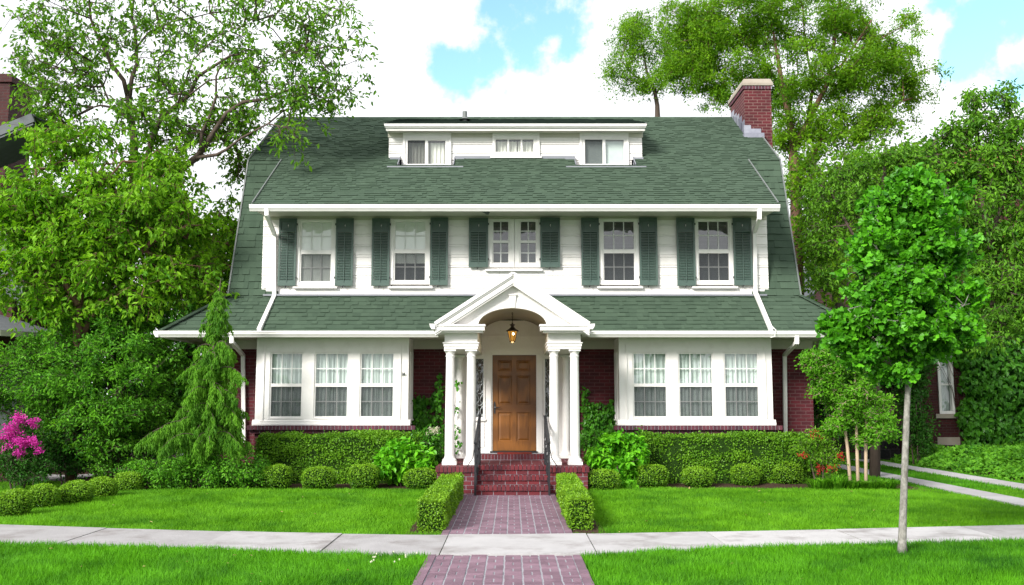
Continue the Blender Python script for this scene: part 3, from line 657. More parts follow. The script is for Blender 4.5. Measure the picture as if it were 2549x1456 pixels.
# upper soffit, frieze, gutter
sf = NM(); zs = ZZ(522, YU); zw = ZZ(541, YS)
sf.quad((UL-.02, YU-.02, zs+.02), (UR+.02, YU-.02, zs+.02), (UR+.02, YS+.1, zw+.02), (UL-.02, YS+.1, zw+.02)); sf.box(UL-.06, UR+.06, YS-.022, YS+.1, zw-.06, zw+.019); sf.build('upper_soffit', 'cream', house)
def gutter(nm, x0, x1, Y, zt_, h=.12, dpt=.11):
    """ogee gutter profile"""
    pr = [(Y, zt_), (Y-dpt, zt_), (Y-dpt-.008, zt_-.018), (Y-dpt+.004, zt_-.03), (Y-dpt+.006, zt_-h*.5), (Y-dpt+.035, zt_-h*.8), (Y-dpt+.05, zt_-h), (Y, zt_-h)]
    nm.prism(pr, 'x', x0, x1)
gu = NM(); gx0, gx1 = XX(620, YU-.1, 515), XX(1942, YU-.1, 515); gutter(gu, gx0, gx1, YU, ZZ(509, YU-.1), .125); gu.box(gx0+.01, gx1-.01, YU-.005, YU+.03, zs-.01, ZU-.01); gu.build('upper_gutter', 'white', house)
gu = NM(); zg = ZZ(823.5, YE-.1)
for a, b, hx, s in ((HX0-.02, -1.45, HX0, -1), (1.5, HX1+.02, HX1, 1)):
    gu = NM(); gutter(gu, a, b, YE, zg, .12)
    gu.prism([(hx, zg), (hx+s*.1, zg), (hx+s*.09, zg-.06), (hx+s*.05, zg-.12), (hx, zg-.12)], 'y', YE-.1, 2*YR-YE)
    gu.build('lower_gutter', 'white', house)
# lower soffit, frieze
zl = ZZ(836, YE-.05)
for a, b, c, e0 in ((HX0, -1.3, -6.1, -6.12), (1.38, HX1, 6.3, 6.32)):
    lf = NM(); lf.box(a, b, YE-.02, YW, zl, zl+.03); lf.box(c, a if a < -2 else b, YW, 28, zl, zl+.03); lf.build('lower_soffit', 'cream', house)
    lf = NM(); lf.box(*((e0, -1.2) if e0 < 0 else (1.3, e0)), YW-.03, YW-.001, ZZ(869, YW), zl-.001); lf.build('frieze', 'cream', house)
# brick body
bw = NM(); bw.box(-6.1, -1.32, YW, YW+.25, -.1, zl-.002); bw.box(1.40, 6.3, YW, YW+.25, -.1, zl-.002)
bw.box(-6.1, -5.85, YW+.25, 27.6, -.1, zl-.002); bw.box(6.05, 6.3, YW+.25, 27.6, -.1, zl-.002); bw.box(-6.1, 6.3, 27.6, 27.8, -.1, 3.8)
bw.build('brick_wall', 'brick', house)
# gable walls above the pent roof
for xx in (LX+.12, RX-.15): gb = NM(); gb.prism([(YK+.1, ZK-.4), (YB+.06, ZB-.1), (YR, ZR-.12), (Y2-.06, ZB-.1), (Y3-.1, ZK-.4)], 'x', xx, xx+.03); gb.build('gable_wall', 'siding', house)
# ---- bays ---------------------------------------------------------
YBAY = 19.4
for side, (pxl, pxr), wins, lab in ((0, (640, 1018), [(674.5, 750), (785, 864), (898.5, 978)], 'white window bay to the left of the porch'),
                         (1, (1540, 1919), [(1578.5, 1658), (1692.5, 1773), (1806.5, 1887)], 'white window bay to the right of the porch')):
    X0, X1 = XX(pxl, YBAY, 840), XX(pxr, YBAY, 840); Z0, Z1 = ZZ(1056, YBAY), zl
    z0, zm0, zm1, z1 = ZZ(1036.5, YBAY), ZZ(962.5, YBAY), ZZ(954.5, YBAY), ZZ(880.5, YBAY)
    b = NM(); xs_ = [(XX(a, YBAY, 955), XX(c, YBAY, 955)) for a, c in wins]; cas = .028
    edges = [X0]+[q for a, c in xs_ for q in (a-cas, c+cas)]+[X1]
    for i in range(0, 8, 2): b.box(edges[i], edges[i+1], YBAY, YBAY+.1, Z0, Z1)
    for a, c in xs_: b.box(a-cas, c+cas, YBAY, YBAY+.1, Z0, z0-.03); b.box(a-cas, c+cas, YBAY, YBAY+.1, z1+.03, Z1)
    # raised moulding round the group and base flare
    ma, mb_ = xs_[0][0]-.13, xs_[2][1]+.13; mt = ZZ(861, YBAY)
    b.box(ma-.03, mb_+.03, YBAY-.022, YBAY-.001, mt, mt+.03); b.box(ma-.014, mb_+.014, YBAY-.012, YBAY-.0008, mt-.025, mt-.001); b.box(ma-.03, ma-.008, YBAY-.022, YBAY-.001, z0-.09, mt-.001); b.box(mb_+.008, mb_+.03, YBAY-.022, YBAY-.001, z0-.09, mt-.001)
    b.box(ma-.06, mb_+.06, YBAY-.03, YBAY-.001, z0-.115, z0-.092)
    for a, c in xs_: b.box(a-.05, c+.05, YBAY-.014, YBAY-.0015, z0-.05, z0-.032); b.box(a-.035, c+.035, YBAY-.01, YBAY-.0015, z1+.032, z1+.045)
    b.prism([(YBAY, Z0+.09), (YBAY-.045, Z0+.01), (YBAY-.045, Z0-.02), (YBAY+.1, Z0-.02), (YBAY+.1, Z0+.09)], 'x', X0-.045, X1+.045)
    B = b.build('bay', 'white', house); B['label'] = lab
    # side returns, each with a narrow window
    for xa, sg in ((X0, 1), (X1, -1)):
        s = NM()
        xi = xa+sg*.09; y0, y1 = YBAY+.1, YW; ya, yb = y0+.22, y1-.22
        s.box(xa, xi, y0, ya, Z0-.02, Z1); s.box(xa, xi, yb, y1, Z0-.02, Z1); s.box(xa, xi, ya, yb, Z0-.02, z0-.02); s.box(xa, xi, ya, yb, z1+.02, Z1)
        xo = xa-sg*.02; s.box(xa-sg*.001, xo, ya-.06, ya-.001, z0-.06, z1+.06); s.box(xa-sg*.001, xo, yb+.001, yb+.06, z0-.06, z1+.06); s.box(xa+sg*.02, xa+sg*.06, ya, yb, (zm0+zm1)/2-.02, (zm0+zm1)/2+.02); s.box(xa-sg*.001, xa-sg*.04, ya-.08, yb+.08, z0-.09, z0-.061)
        s.build('side_return', 'white', B)
    for xa, sg in ((X0, 1), (X1, -1)): gl = NM(); gl.quad((xa+sg*.05, YBAY+.32, z0-.02), (xa+sg*.05, YW-.22, z0-.02), (xa+sg*.05, YW-.22, z1+.02), (xa+sg*.05, YBAY+.32, z1+.02)); gl.build('side_pane', 'glass', B)
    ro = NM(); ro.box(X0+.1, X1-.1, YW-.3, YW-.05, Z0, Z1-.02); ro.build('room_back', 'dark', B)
    for (a, c), nm_ in zip(xs_, ('left', 'middle', 'right')):
        dh_window(a, c, z0, zm0, zm1, z1, YBAY, 3, 2, casing_out=False, covers='drawn', label='%s window of the %s bay with sheer curtains' % (nm_, 'left' if side == 0 else 'right'))
    # brick base and rowlock sill
    q = NM(); q.box(X0+.0, X1-.0, YBAY+.02, YW, -.1, Z0-.021); q.build('bay_brick_base', 'brick', house)
    q = NM(); zt2 = Z0-.022; x = X0-.12
    while x < X1+.1: q.box(x+.004, x+.066, YBAY-.13, YBAY+.03, zt2-.085, zt2-random.uniform(0, .003), random.random()); x += .0725
    x = X0-.09
    while x < X1+.05: q.box(x+.004, min(x+.205, X1+.08), YBAY-.05, YBAY+.015, zt2-.16, zt2-.092, random.random()); x += .212
    q.build('brick_sill', 'rbd', house)
    q2 = NM(); q2.box(X0-.115, X1+.105, YBAY-.122, YBAY+.018, zt2-.083, zt2-.006); q2.box(X0-.085, X1+.075, YBAY-.044, YBAY+.016, zt2-.158, zt2-.084); q2.build('sill_mortar', 'mortar', house)
# ---- shutters ----------------------------------------------------
def shutter(xa, xb, ya, yb, louvre_top=579, panel=(556, 572), dx=0):
    Y = YC-.045; ym = (ya+yb)/2; x0, x1 = XX(xa, Y, ym)+dx, XX(xb, Y, ym)+dx; z1, z0 = ZZ(ya, Y), ZZ(yb, Y); s = .038; lt = ZZ(louvre_top, Y); n = NM(); Yb = Y+.035
    n.box(x0, x0+s, Y, Yb, z0, z1); n.box(x1-s, x1, Y, Yb, z0, z1); n.box(x0+s, x1-s, Y+.001, Yb, z0, z0+.10); n.box(x0+s, x1-s, Y+.001, Yb, z1-.06, z1); n.box(x0+s, x1-s, Y+.001, Yb, lt+.012, lt+.05)
    n.box(x0+s, x1-s, Y+.018, Yb-.004, lt+.05, z1-.06); pz0, pz1 = lt+.075, z1-.085; n.box(x0+s+.014, x1-s-.014, Y+.009, Y+.019, pz0, pz1)
    z = z0+.112
    while z < lt: n.add([(x0+s, Y+.004, z-.010), (x1-s, Y+.004, z-.010), (x1-s, Y+.030, z+.010), (x0+s, Y+.030, z+.010), (x0+s, Y+.004, z+.002), (x1-s, Y+.004, z+.002), (x1-s, Y+.030, z+.022), (x0+s, Y+.030, z+.022)], [(0, 3, 2, 1), (4, 5, 6, 7), (0, 1, 5, 4), (2, 3, 7, 6)]); z += .034
    o = n.build('shutter', 'green', house)
    xm = (x0+x1)/2; t = NM(); t.box(xm-.006, xm+.006, Y-.010, Y+.002, z0+.075, lt+.02); t.build('tilt_rod', 'green', o)
    # acorn cut-out: pale wall showing through a small shaped opening
    a = NM(); zc = (pz0+pz1)/2+.01
    a.prism([(xm-.016, zc), (xm-.010, zc-.020), (xm+.010, zc-.020), (xm+.016, zc), (xm+.008, zc+.025), (xm, zc+.048), (xm-.008, zc+.025)], 'y', Y+.0075, Y+.0115); a.prism([(xm-.014, zc-.026), (xm+.014, zc-.026), (xm+.007, zc-.046), (xm-.007, zc-.046)], 'y', Y+.0075, Y+.0115)
    a.build('acorn_cutout', 'black', o)
    b = NM(); b.prism([(xm-.003, zc-.018), (xm+.010, zc-.018), (xm+.014, zc), (xm+.004, zc+.022)], 'y', Y+.0055, Y+.0085); b.prism([(xm, zc-.028), (xm+.012, zc-.028), (xm+.006, zc-.043)], 'y', Y+.0055, Y+.0085); b.build('cutout_light', 'siding', o)
    h = NM(); h.lathe((xm-.02, Y-.01, z0-.045), [(.006, 0), (.014, .012), (.006, .025), (.005, .05)], 8); h.box(xm-.024, xm+.01, Y-.016, Y-.004, z0-.01, z0+.004); h.build('shutter_dog', 'black', o)
    for zz in (z0+.17, z1-.13):
        g_ = NM(); g_.box(x0-.018, x0+.001, Y-.006, Y+.03, zz-.02, zz+.02) if (xa in (835, 1071, 1345, 1592, 1826)) else g_.box(x1-.001, x1+.018, Y-.006, Y+.03, zz-.02, zz+.02)
        g_.build('hinge', 'black', o)
for xa, xb, ya, yb in ((693, 737, 543, 711), (835, 879, 543, 711), (925, 969.5, 543, 711), (1071, 1115, 541, 709.5), (1167, 1215, 542, 665), (1345, 1394, 541, 665), (1447, 1491.5, 542, 710), (1592, 1637, 541, 710), (1685, 1730.5, 542, 711), (1826, 1872.5, 542, 710)):
    shutter(xa, xb, ya, yb)
# ---- dormer wall and windows --------------------------------------
YD = SD-.045; holes = []
def dormer_win(casing, panes, cov, label, sill=None, base_y=None):
    cx0, cx1 = XX(casing[0], YD, 370), XX(casing[1], YD, 370); cz1, cz0 = ZZ(casing[2], YD), ZZ(casing[3], YD); w = NM(); p0, p1 = XX(panes[0][0], YD, 370), XX(panes[-1][1], YD, 370); pz1, pz0 = ZZ(panes[0][2], YD), ZZ(panes[0][3], YD)
    w.box(cx0, p0, YD, YD+.06, cz0, cz1); w.box(p1, cx1, YD, YD+.06, cz0, cz1); w.box(p0, p1, YD, YD+.06, pz1, cz1); w.box(p0, p1, YD, YD+.06, cz0, pz0)
    w.box(cx0, cx1, YD-.02, YD-.001, cz1-.05, cz1); w.box(cx0, cx0+.05, YD-.02, YD-.001, cz0, cz1-.051); w.box(cx1-.05, cx1, YD-.02, YD-.001, cz0, cz1-.051)
    for a, b in zip(panes[:-1], panes[1:]): w.box(XX(a[1], YD, 370), XX(b[0], YD, 370), YD+.01, YD+.05, pz0, pz1)
    W = w.build('dormer_window', 'white', house); W['label'] = label
    p = NM(); p.quad((p0, YD+.04, pz0), (p1, YD+.04, pz0), (p1, YD+.04, pz1), (p0, YD+.04, pz1)); p.build('pane', 'glass', W)
    if cov == 'curtains':
        c = NM(); folds(c, p0-.02, (p0+p1)/2+.05, YD+.13, pz0-.04, pz1-.02, .02, 50); folds(c, (p0+p1)/2+.07, p1+.02, YD+.14, pz0-.04, pz1-.02, .02, 50); c.build('curtain', 'curtw', W)
    else:
        c = NM(); c.box(p0-.02, p1+.02, YD+.1, YD+.104, pz0-.03, pz1-.015); c.build('roller_shade', 'curt', W)
    if panes[0][4]: 
        s = NM(); a, b = XX(panes[0][0], YD, 370), XX(panes[0][1], YD, 370); s.quad((a, YD+.02, pz0), (b, YD+.02, pz0), (b, YD+.02, pz1), (a, YD+.02, pz1)); s.build('insect_screen', 'screen', W)
    if sill: s = NM(); s.box(cx0-.05, cx1+.05, YD-.05, YD+.02, cz0-.035, cz0-.001); s.build('sill', 'white', W)
    holes.append((cx0+.02, cx1-.02, cz0+.02, cz1-.02))
dormer_win((1003, 1123, 331, 419), [(1014.5, 1058, 349, 408, 1), (1065, 1108.5, 349, 408, 0)], 'curtains', 'left sliding dormer window with white curtains')
dormer_win((1226, 1343, 331, 390), [(1234, 1263, 346, 378, 0), (1267, 1296, 346, 378, 0), (1300, 1328, 346, 378, 0)], 'curtains', 'small three pane window in the middle of the dormer', True)
dormer_win((1443, 1565, 331, 419), [(1456, 1500, 347, 408, 1), (1507, 1553, 347, 408, 0)], 'shade', 'right sliding dormer window with a plain pale shade')
dw = NM(); zc0 = ZZ(398, SD); siding(dw, DL, DR, SD, zc0, zsof, holes, .155, .048)
for (a, b) in (n1, n2): siding(dw, a+.03, b-.03, SD, ZZ(420, SD), zc0, holes, .14, .05)
for xx in (DL, DR-.03): dw.prism([(SD+.03, zroof(SD+.03)-.05), (SD+.03, zsof), (SD+1.9, zroof(SD+1.9))], 'x', xx, xx+.03)
dw.build('dormer_wall', 'siding', house)
iw = NM(); iw.box(DL+.05, DR-.05, SD+.4, SD+.42, ZZ(425, SD), zsof+.1); iw.build('dormer_inner_wall', 'dark', house)
for (a, b) in (n1, n2):                   # metal-lined wells in front of the two low windows
    fl.add([(a-.08, NF-.02, zroof(NF-.02)+.024), (b+.08, NF-.02, zroof(NF-.02)+.024), (b+.0, SD, ZZ(419, SD)), (a-.0, SD, ZZ(419, SD))], [(0, 1, 2, 3)])
    fl.box(a-.22, b+.22, NF-.12, NF-.02, zroof(NF-.07)-.02, zroof(NF-.07)+.006)
    for xx in (a, b): fl.add([(xx, NF-.02, zroof(NF)+.02), (xx, SD, ZZ(420, SD)), (xx, SD, zroof(SD)+.03)], [(0, 1, 2)]); fl.bar((xx, NF-.02, zroof(NF)+.02), (xx, SD, zroof(SD)+.03), .02, .03)
    fl.box(min(a, b)-.22, a, SD-.12, SD-.02, zroof(SD-.1)-.0, zroof(SD-.07)+.03); fl.box(b, b+.22, SD-.12, SD-.02, zroof(SD-.1), zroof(SD-.07)+.03)
fl.box(n1[1], n2[0], SD-.06, SD-.02, zroof(SD-.05)+.0, zroof(SD)+.03)
fl.build('flashing', 'flash', house)
vp = NM(); c_ = P(1157, 295, 22.3); vp.tube([(c_[0], 22.3, c_[2]-.2), (c_[0], 22.3, c_[2]+.17)], .055, 16); vp.lathe((c_[0], 22.3, c_[2]-.03), [(.14, 0), (.075, .03), (.06, .06)], 16); vp.build('vent_pipe', 'ridge', house)
# ---- chimney ------------------------------------------------------
c0, c1, cy0, cy1 = XX(1852, 22.7, 225), XX(1917, 22.7, 225), 22.7, 24.15; zc_ = ZZ(222, 22.7)
ch = NM()
n = 6
ch.box(c0, c1+.02, cy0, cy1, -.1, zc_); CH = ch.build('chimney', 'brickc', house)
ch = NM(); x = c0-.03
while x < c1+.0: ch.box(x+.004, min(x+.07, c1+.045), cy0-.025, cy0+.1, zc_+.001, zc_+.085, random.random()); x += .076
y = cy0+.1
while y < cy1: ch.box(c0-.03, c0+.1, y+.004, y+.07, zc_+.001, zc_+.085, random.random()); ch.box(c1-.08, c1+.045, y+.004, y+.07, zc_+.001, zc_+.085, random.random()); y += .076
ch.build('soldier_course', 'rbd', CH)
ch = NM(); ch.box(c0-.025, c1+.04, cy0-.02, cy1, zc_+.002, zc_+.083); ch.build('mortar', 'mortar', CH)
ch = NM(); zz = zc_+.086; a0, a1, b0, b1 = c0-.05, c1+.065, cy0-.045, cy1+.05; i_ = .05; h_ = ZZ(196, cy0)-zz
ch.add([(a0, b0, zz), (a1, b0, zz), (a1, b1, zz), (a0, b1, zz), (a0, b0, zz+.06), (a1, b0, zz+.06), (a1, b1, zz+.06), (a0, b1, zz+.06), (a0+i_, b0+i_, zz+h_), (a1-i_, b0+i_, zz+h_), (a1-i_, b1-i_, zz+h_), (a0+i_, b1-i_, zz+h_)],
       [(3, 2, 1, 0), (0, 1, 5, 4), (1, 2, 6, 5), (2, 3, 7, 6), (3, 0, 4, 7), (4, 5, 9, 8), (5, 6, 10, 9), (6, 7, 11, 10), (7, 4, 8, 11), (8, 9, 10, 11)]); ch.build('chimney_cap', 'stone', CH)
ch = NM()
for k in range(5): yy = cy0+.02+k*.26; ch.box(c0-.012, c0-.001, yy, yy+.3, zroof(yy)-.1, zroof(yy)+.42-.03*k+random.uniform(-.04, .04), random.random())
ch.box(c0-.03, c0+.14, cy0-.014, cy0-.001, zroof(cy0)-.02, zroof(cy0)+.26, .1); ch.box(c0+.1, c0+.38, cy0-.022, cy0-.010, zroof(cy0)+.0, zroof(cy0)+.17, .3); ch.box(c0-.06, c0+.42, cy0-.16, cy0-.002, zroof(cy0-.1)-.02, zroof(cy0)+.03, .5)
ch.build('chimney_flashing', 'flashl', CH)
# ---- downspouts ---------------------------------------------------
def spout(pts, strap=()):
    n = NM(); V_ = [Vector(p) for p in pts]
    for a, b in zip(V_[:-1], V_[1:]):
        dd = (b-a).normalized()*.02; n.bar(a-dd, b+dd, .078, .062)
    n.build('downspout', 'white', house)
yu = YU-.06
spout([P(664, 521, yu), P(664, 534, yu), P(683, 583, YS-.08), P(683, 737, YS-.08), P(645, 820, YE-.02)])
spout([P(1890, 521, yu), P(1890, 543, yu), P(1878, 577, YS-.08), P(1880, 727, YS-.08), P(1919, 820, YE-.02)])
spout([P(577, 838, YE-.05), P(577, 851, YE-.05), P(605, 884, YW-.06), P(607, 1100, YW-.06)])
spout([P(1983, 838, YE-.05), P(1983, 853, YE-.05), P(1953, 884, YW-.06), P(1955, 1100, YW-.06)])
cb = NM(); cb.tube([P(1880, 735, YS-.12), P(1897, 775, 19.4), P(1915, 805, 19.0), P(1932, 822, 18.8), P(1928, 838, 18.8), P(1918, 840, 18.85)], .008, 6); cb.build('cable', 'white', house)
fd = NM(); q = P(1210, 531, 19.3); fd.prism([(q[0]-.08, q[2]+.03), (q[0]+.08, q[2]+.03), (q[0]+.05, q[2]-.03), (q[0], q[2]-.02)], 'y', 19.2, 19.3); fd.tube([(q[0], 19.3, q[2]+.02), (q[0]+.02, 19.5, q[2]+.1)], .015, 8); fd.build('floodlight', 'blind', house)
hb = NM(); q = P(1005, 931, YBAY-.01); hb.tube([(q[0]-.025, q[1], q[2]-.04), (q[0]-.02, q[1]-.05, q[2]+.03), (q[0]+.02, q[1]-.05, q[2]+.03), (q[0]+.025, q[1], q[2]-.04)], .007, 6); hb.box(q[0]-.02, q[0]+.02, q[1]-.004, q[1]+.012, q[2]-.02, q[2]+.02); hb.build('flag_bracket', 'ridge', house)
# ================================================================== PORTICO
YP = 17.62; PC = XX(1277, YP, 750)
def px2(x, y, Y=YP): q = P(x, y, Y); return q[0], q[2]
xl, zlow = px2(1083, 808); xr, _ = px2(1467, 808); _, zap = px2(1276, 683)
zsp = ZZ(807, YP)
# raking cornice: thick sloping members meeting at the apex
pd = NM()
def rake(off0, off1, y0, y1, endcut=0.0):
    """sloped band between two offsets below the roof line"""
    for s, xe in ((-1, xl), (1, xr)):
        w = abs(xe-PC); m = (zap-zlow)/w; c = math.sqrt(1+m*m)
        a0, a1 = off0*c, off1*c
        xe0 = xe; pd.prism([(PC, zap-a0), (xe0, zlow-a0), (xe0, zlow-a1), (PC, zap-a1)][::s], 'y', y0, y1)
rake(.0, .045, YP-.026, YP+.3); rake(.046, .135, YP-.005, YP+.3); rake(.136, .165, YP+.017, YP+.3)
pd.build('pediment_cornice', 'white', house)
# tympanum with the arched opening
AR = abs(XX(1361, YP+.12, 807)-XX(1190, YP+.12, 807))/2; AC = (XX(1361, YP+.12, 807)+XX(1190, YP+.12, 807))/2; AH = ZZ(766, YP+.12)-zsp
tp = NM(); yt = YP+.17; n = 40; mm = (zap-zlow)/(xr-PC)
rl = lambda x: zap-abs(x-PC)*mm-.15
arc = [(AC-AR*math.cos(math.pi*i/n), zsp+AH*math.sin(math.pi*i/n)) for i in range(n+1)]
xo0, xo1 = PC-(zap-.17-zsp)/mm, PC+(zap-.17-zsp)/mm
for i in range(n):
    a, b = arc[i], arc[i+1]
    tp.prism([(a[0], a[1]), (b[0], b[1]), (b[0], rl(b[0])), (a[0], rl(a[0]))], 'y', yt, yt+.12)
tp.prism([(xo0, zsp), (arc[0][0], zsp), (arc[0][0], rl(arc[0][0]))], 'y', yt, yt+.12); tp.prism([(arc[-1][0], zsp), (xo1, zsp), (arc[-1][0], rl(arc[-1][0]))], 'y', yt, yt+.12)
tp.build('tympanum', 'white', house)
am = NM()                                # archivolt: two stepped rings + keystone
for (r0, r1, pr) in ((.0, .065, .018), (.0655, .115, .010)):
    A = [(AC-(AR+r0)*math.cos(math.pi*i/n), zsp+(AH+r0)*math.sin(math.pi*i/n)) for i in range(n+1)]; B = [(AC-(AR+r1)*math.cos(math.pi*i/n), zsp+(AH+r1)*math.sin(math.pi*i/n)) for i in range(n+1)]
    for i in range(n): am.prism([A[i], A[i+1], B[i+1], B[i]], 'y', yt-pr, yt-.001)
am.prism([(AC-.045, zsp+AH+.005), (AC+.045, zsp+AH+.005), (AC+.065, zsp+AH+.23), (AC-.065, zsp+AH+.23)], 'y', yt-.04, yt-.0005); am.prism([(AC-.07, zsp+AH+.231), (AC+.07, zsp+AH+.231), (AC+.08, zsp+AH+.26), (AC-.08, zsp+AH+.26)], 'y', yt-.055, yt-.0005)
am.build('archivolt', 'white', house)
vt = NM(); v = []                        # barrel vault ceiling running back to the wall
for i in range(n+1): v += [(arc[i][0], yt+.12, arc[i][1]), (arc[i][0], YW+.0, arc[i][1])]
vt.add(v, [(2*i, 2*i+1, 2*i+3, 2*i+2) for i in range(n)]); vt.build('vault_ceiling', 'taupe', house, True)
# roof of the portico
pr = NM(); yb = YS-.05
for s, xe in ((-1, xl), (1, xr)):
    w = abs(xe-PC); S = Vector((PC-xe, 0, zap-zlow)); sll = S.length
    shingles(pr, (xe, 0, zlow+.004), (0, 1, 0), S, sll, lambda v: [(YP+.02, yb)], .15)
    slab(pr, [(xe, YP+.02, zlow-.005), (PC, YP+.02, zap-.005), (PC, yb, zap-.005), (xe, yb, zlow-.005)], .03)
pr.build('portico_roof', 'shingle', house)
pe = NM()                                # white drip edge along the front of the roof and the small end gutters
for xe in (xl, xr): pe.bar((PC, YP-.035, zap+.018), (xe, YP-.035, zlow+.018), .03, .062)
for s, xe in ((-1, xl), (1, xr)):
    pe.prism([(xe, zlow+.01), (xe+s*.10, zlow+.015), (xe+s*.09, zlow-.035), (xe+s*.06, zlow-.085), (xe, zlow-.085)], 'y', YP-.05, YE-.12)
pe.build('portico_gutter', 'white', house)
# entablature blocks and cornice returns
en = NM(); zc2 = ZZ(822, YP)
x_a = (XX(1105, 17.87, 840), XX(1190, 17.87, 840)); x_b = (XX(1363, 17.87, 840), XX(1447, 17.87, 840)); ze0 = ZZ(870, 17.87); yen = 17.87
for (a, b), (ca, cb2) in ((x_a, (XX(1084, YP, 815), XX(1206, YP, 815))), (x_b, (XX(1345, YP, 815), XX(1468, YP, 815)))):
    en.box(ca, cb2, YP, yt+.14, zc2, zsp-.001); en.box(ca-.015, cb2+.015, YP-.02, yt+.13, zsp-.035, zsp-.0005); en.box(ca+.05, cb2-.03, YP+.06, yt+.16, zc2-.035, zc2-.0005)
    z1 = zc2-.036; H3 = z1-ze0
    en.box(a+.012, b-.012, yen+.012, YW-.05, ze0+H3*.42, z1); en.box(a-.022, b+.022, yen-.022, YW-.05, ze0+H3*.385, ze0+H3*.445); en.box(a-.006, b+.006, yen-.006, YW-.05, ze0+H3*.2, ze0+H3*.384); en.box(a+.006, b-.006, yen+.006, YW-.05, ze0+.012, ze0+H3*.199)
    en.box(a+.03, b-.03, yen+.2, YW-.05, z1, zsp+.0)
en.box(xl+.0, x_a[0]+.05, YP+.002, YE-.1, zc2+.004, zsp-.037); en.box(x_b[1]-.05, xr-.0, YP+.002, YE-.1, zc2+.004, zsp-.037)
en.box(xl+.004, xl+.12, YP+.16, YE-.1, zsp-.036, zsp+.012); en.box(xr-.12, xr-.004, YP+.16, YE-.1, zsp-.036, zsp+.012)
en.build('entablature', 'white', house)
# columns
def column(x, y, z0, z1, r=.088, name='column', pal='white'):
    n = NM(); H = z1-z0
    c = NM(); c.box(x-r*1.5, x+r*1.5, y-r*1.5, y+r*1.5, z0, z0+.058)
    prof = [(r*1.45, .056), (r*1.5, .075), (r*1.42, .10), (r*1.2, .112), (r*1.12, .13), (r*1.03, .16)]+[(r*(1.02-.16*t**1.6), .16+(H-.32)*t) for t in (.1, .25, .4, .55, .7, .85, 1)]+[(r*.86, H-.145), (r*.98, H-.14), (r*.98, H-.12), (r*.86, H-.115), (r*.87, H-.085), (r*1.1, H-.05), (r*1.18, H-.035)]
    c.lathe((x, y, z0), prof, 32); c.box(x-r*1.24, x+r*1.24, y-r*1.24, y+r*1.24, z1-.037, z1); return c.build(name, pal, house)
YCOL = 18.0; ZD = .50
for px_ in (1120, 1172.5, 1379, 1430.5): column(XX(px_, YCOL, 1010), YCOL, ZD, ze0+.012)
for px_ in (1144, 1409): column(XX(px_, YW-.22, 1010), YW-.22, ZD, ZZ(884, YW-.22), .085)
# door wall
dwl = NM(); zf = ZZ(1131, YW-.05); yd = YW-.06; dx0, dx1 = XX(1225.5, yd-.0, 1003), XX(1335, yd, 1003); dz0, dz1 = ZZ(1122.5, yd), ZZ(883.5, yd)
wx0, wx1 = -1.32, 1.40; s0 = (XX(1184, yd, 965), XX(1203.5, yd, 965)); s1 = (XX(1356.5, yd, 965), XX(1376, yd, 965)); sz0, sz1 = ZZ(1038, yd), ZZ(893, yd)
for a, b in ((wx0, s0[0]), (s0[1], dx0), (dx1, s1[0]), (s1[1], wx1)): dwl.box(a, b, yd, yd+.1, ZD, dz1)
for a, b in (s0, s1): dwl.box(a, b, yd, yd+.1, ZD, sz0); dwl.box(a, b, yd, yd+.1, sz1, dz1)
dwl.box(wx0, wx1, yd, yd+.1, dz1, 3.35); dwl.box(dx0, dx1, yd-.02, yd+.1, ZD, dz0-.03)
for a, b in ((dx0-.12, dx0-.03), (dx1+.03, dx1+.12)): dwl.box(a, b, yd-.025, yd-.001, zf, dz1+.0)
for a, b in ((s0[0]-.04, s0[0]-.001), (s0[1]+.001, s0[1]+.03), (s1[0]-.03, s1[0]-.001), (s1[1]+.001, s1[1]+.04)): dwl.box(a, b, yd-.03, yd-.001, sz0-.03, sz1+.03)
for a, b in (s0, s1):
    dwl.box(a-.06, b+.05, yd-.06, yd-.0015, sz0-.075, sz0-.035); dwl.box(a-.02, b+.02, yd-.018, yd-.001, ZD+.22, sz0-.12)
hz = ZZ(872, yd); dwl.box(wx0, wx1, yd-.05, yd-.001, hz, hz+.05); dwl.box(wx0, wx1, yd-.03, yd-.001, dz1+.02, hz-.001); dwl.box(wx0, wx1, yd-.035, yd-.001, ZZ(838, yd), ZZ(838, yd)+.03); dwl.box(wx0, wx1, yd-.016, yd-.001, hz+.10, hz+.115)
for a in (-.62, .72): dwl.box(a-.01, a+.01, yd-.012, yd-.001, hz+.051, ZZ(838, yd)-.001)
dwl.build('entrance_wall', 'white', house)
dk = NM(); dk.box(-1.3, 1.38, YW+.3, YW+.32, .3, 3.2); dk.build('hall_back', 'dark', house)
# door
do = NM(); yD = yd+.018; W_ = dx1-dx0; Hd = dz1-dz0
ux = [0, (711-665)/363, (826-665)/363, (866-665)/363, (979-665)/363, 1]; vy = [0, (188-145)/797, (280-145)/797, (317-145)/797, (557-145)/797, (625-145)/797, (865-145)/797, 1]
X_ = [dx0+.004+u*(W_-.008) for u in ux]; Z_ = [dz1-.004-v*(Hd-.008) for v in vy]
for i in range(5):
    for j in range(7):
        if i in (1, 3) and j in (1, 3, 5):
            a, b, c, d_ = X_[i], X_[i+1], Z_[j+1], Z_[j]; y0 = yD
            r = [(0, 0), (.010, .012), (.022, .014), (.055, .002), (.062, .001)]
            rings = [[(a+o, y0+q, c+o), (b-o, y0+q, c+o), (b-o, y0+q, d_-o), (a+o, y0+q, d_-o)] for o, q in r]
            v = [p for g_ in rings for p in g_]; f = [(k*4+m, k*4+(m+1) % 4, (k+1)*4+(m+1) % 4, (k+1)*4+m) for k in range(len(r)-1) for m in range(4)]+[(16, 17, 18, 19)]
            do.add(v, f)
        else: do.quad((X_[i], yD, Z_[j+1]), (X_[i+1], yD, Z_[j+1]), (X_[i+1], yD, Z_[j]), (X_[i], yD, Z_[j]))
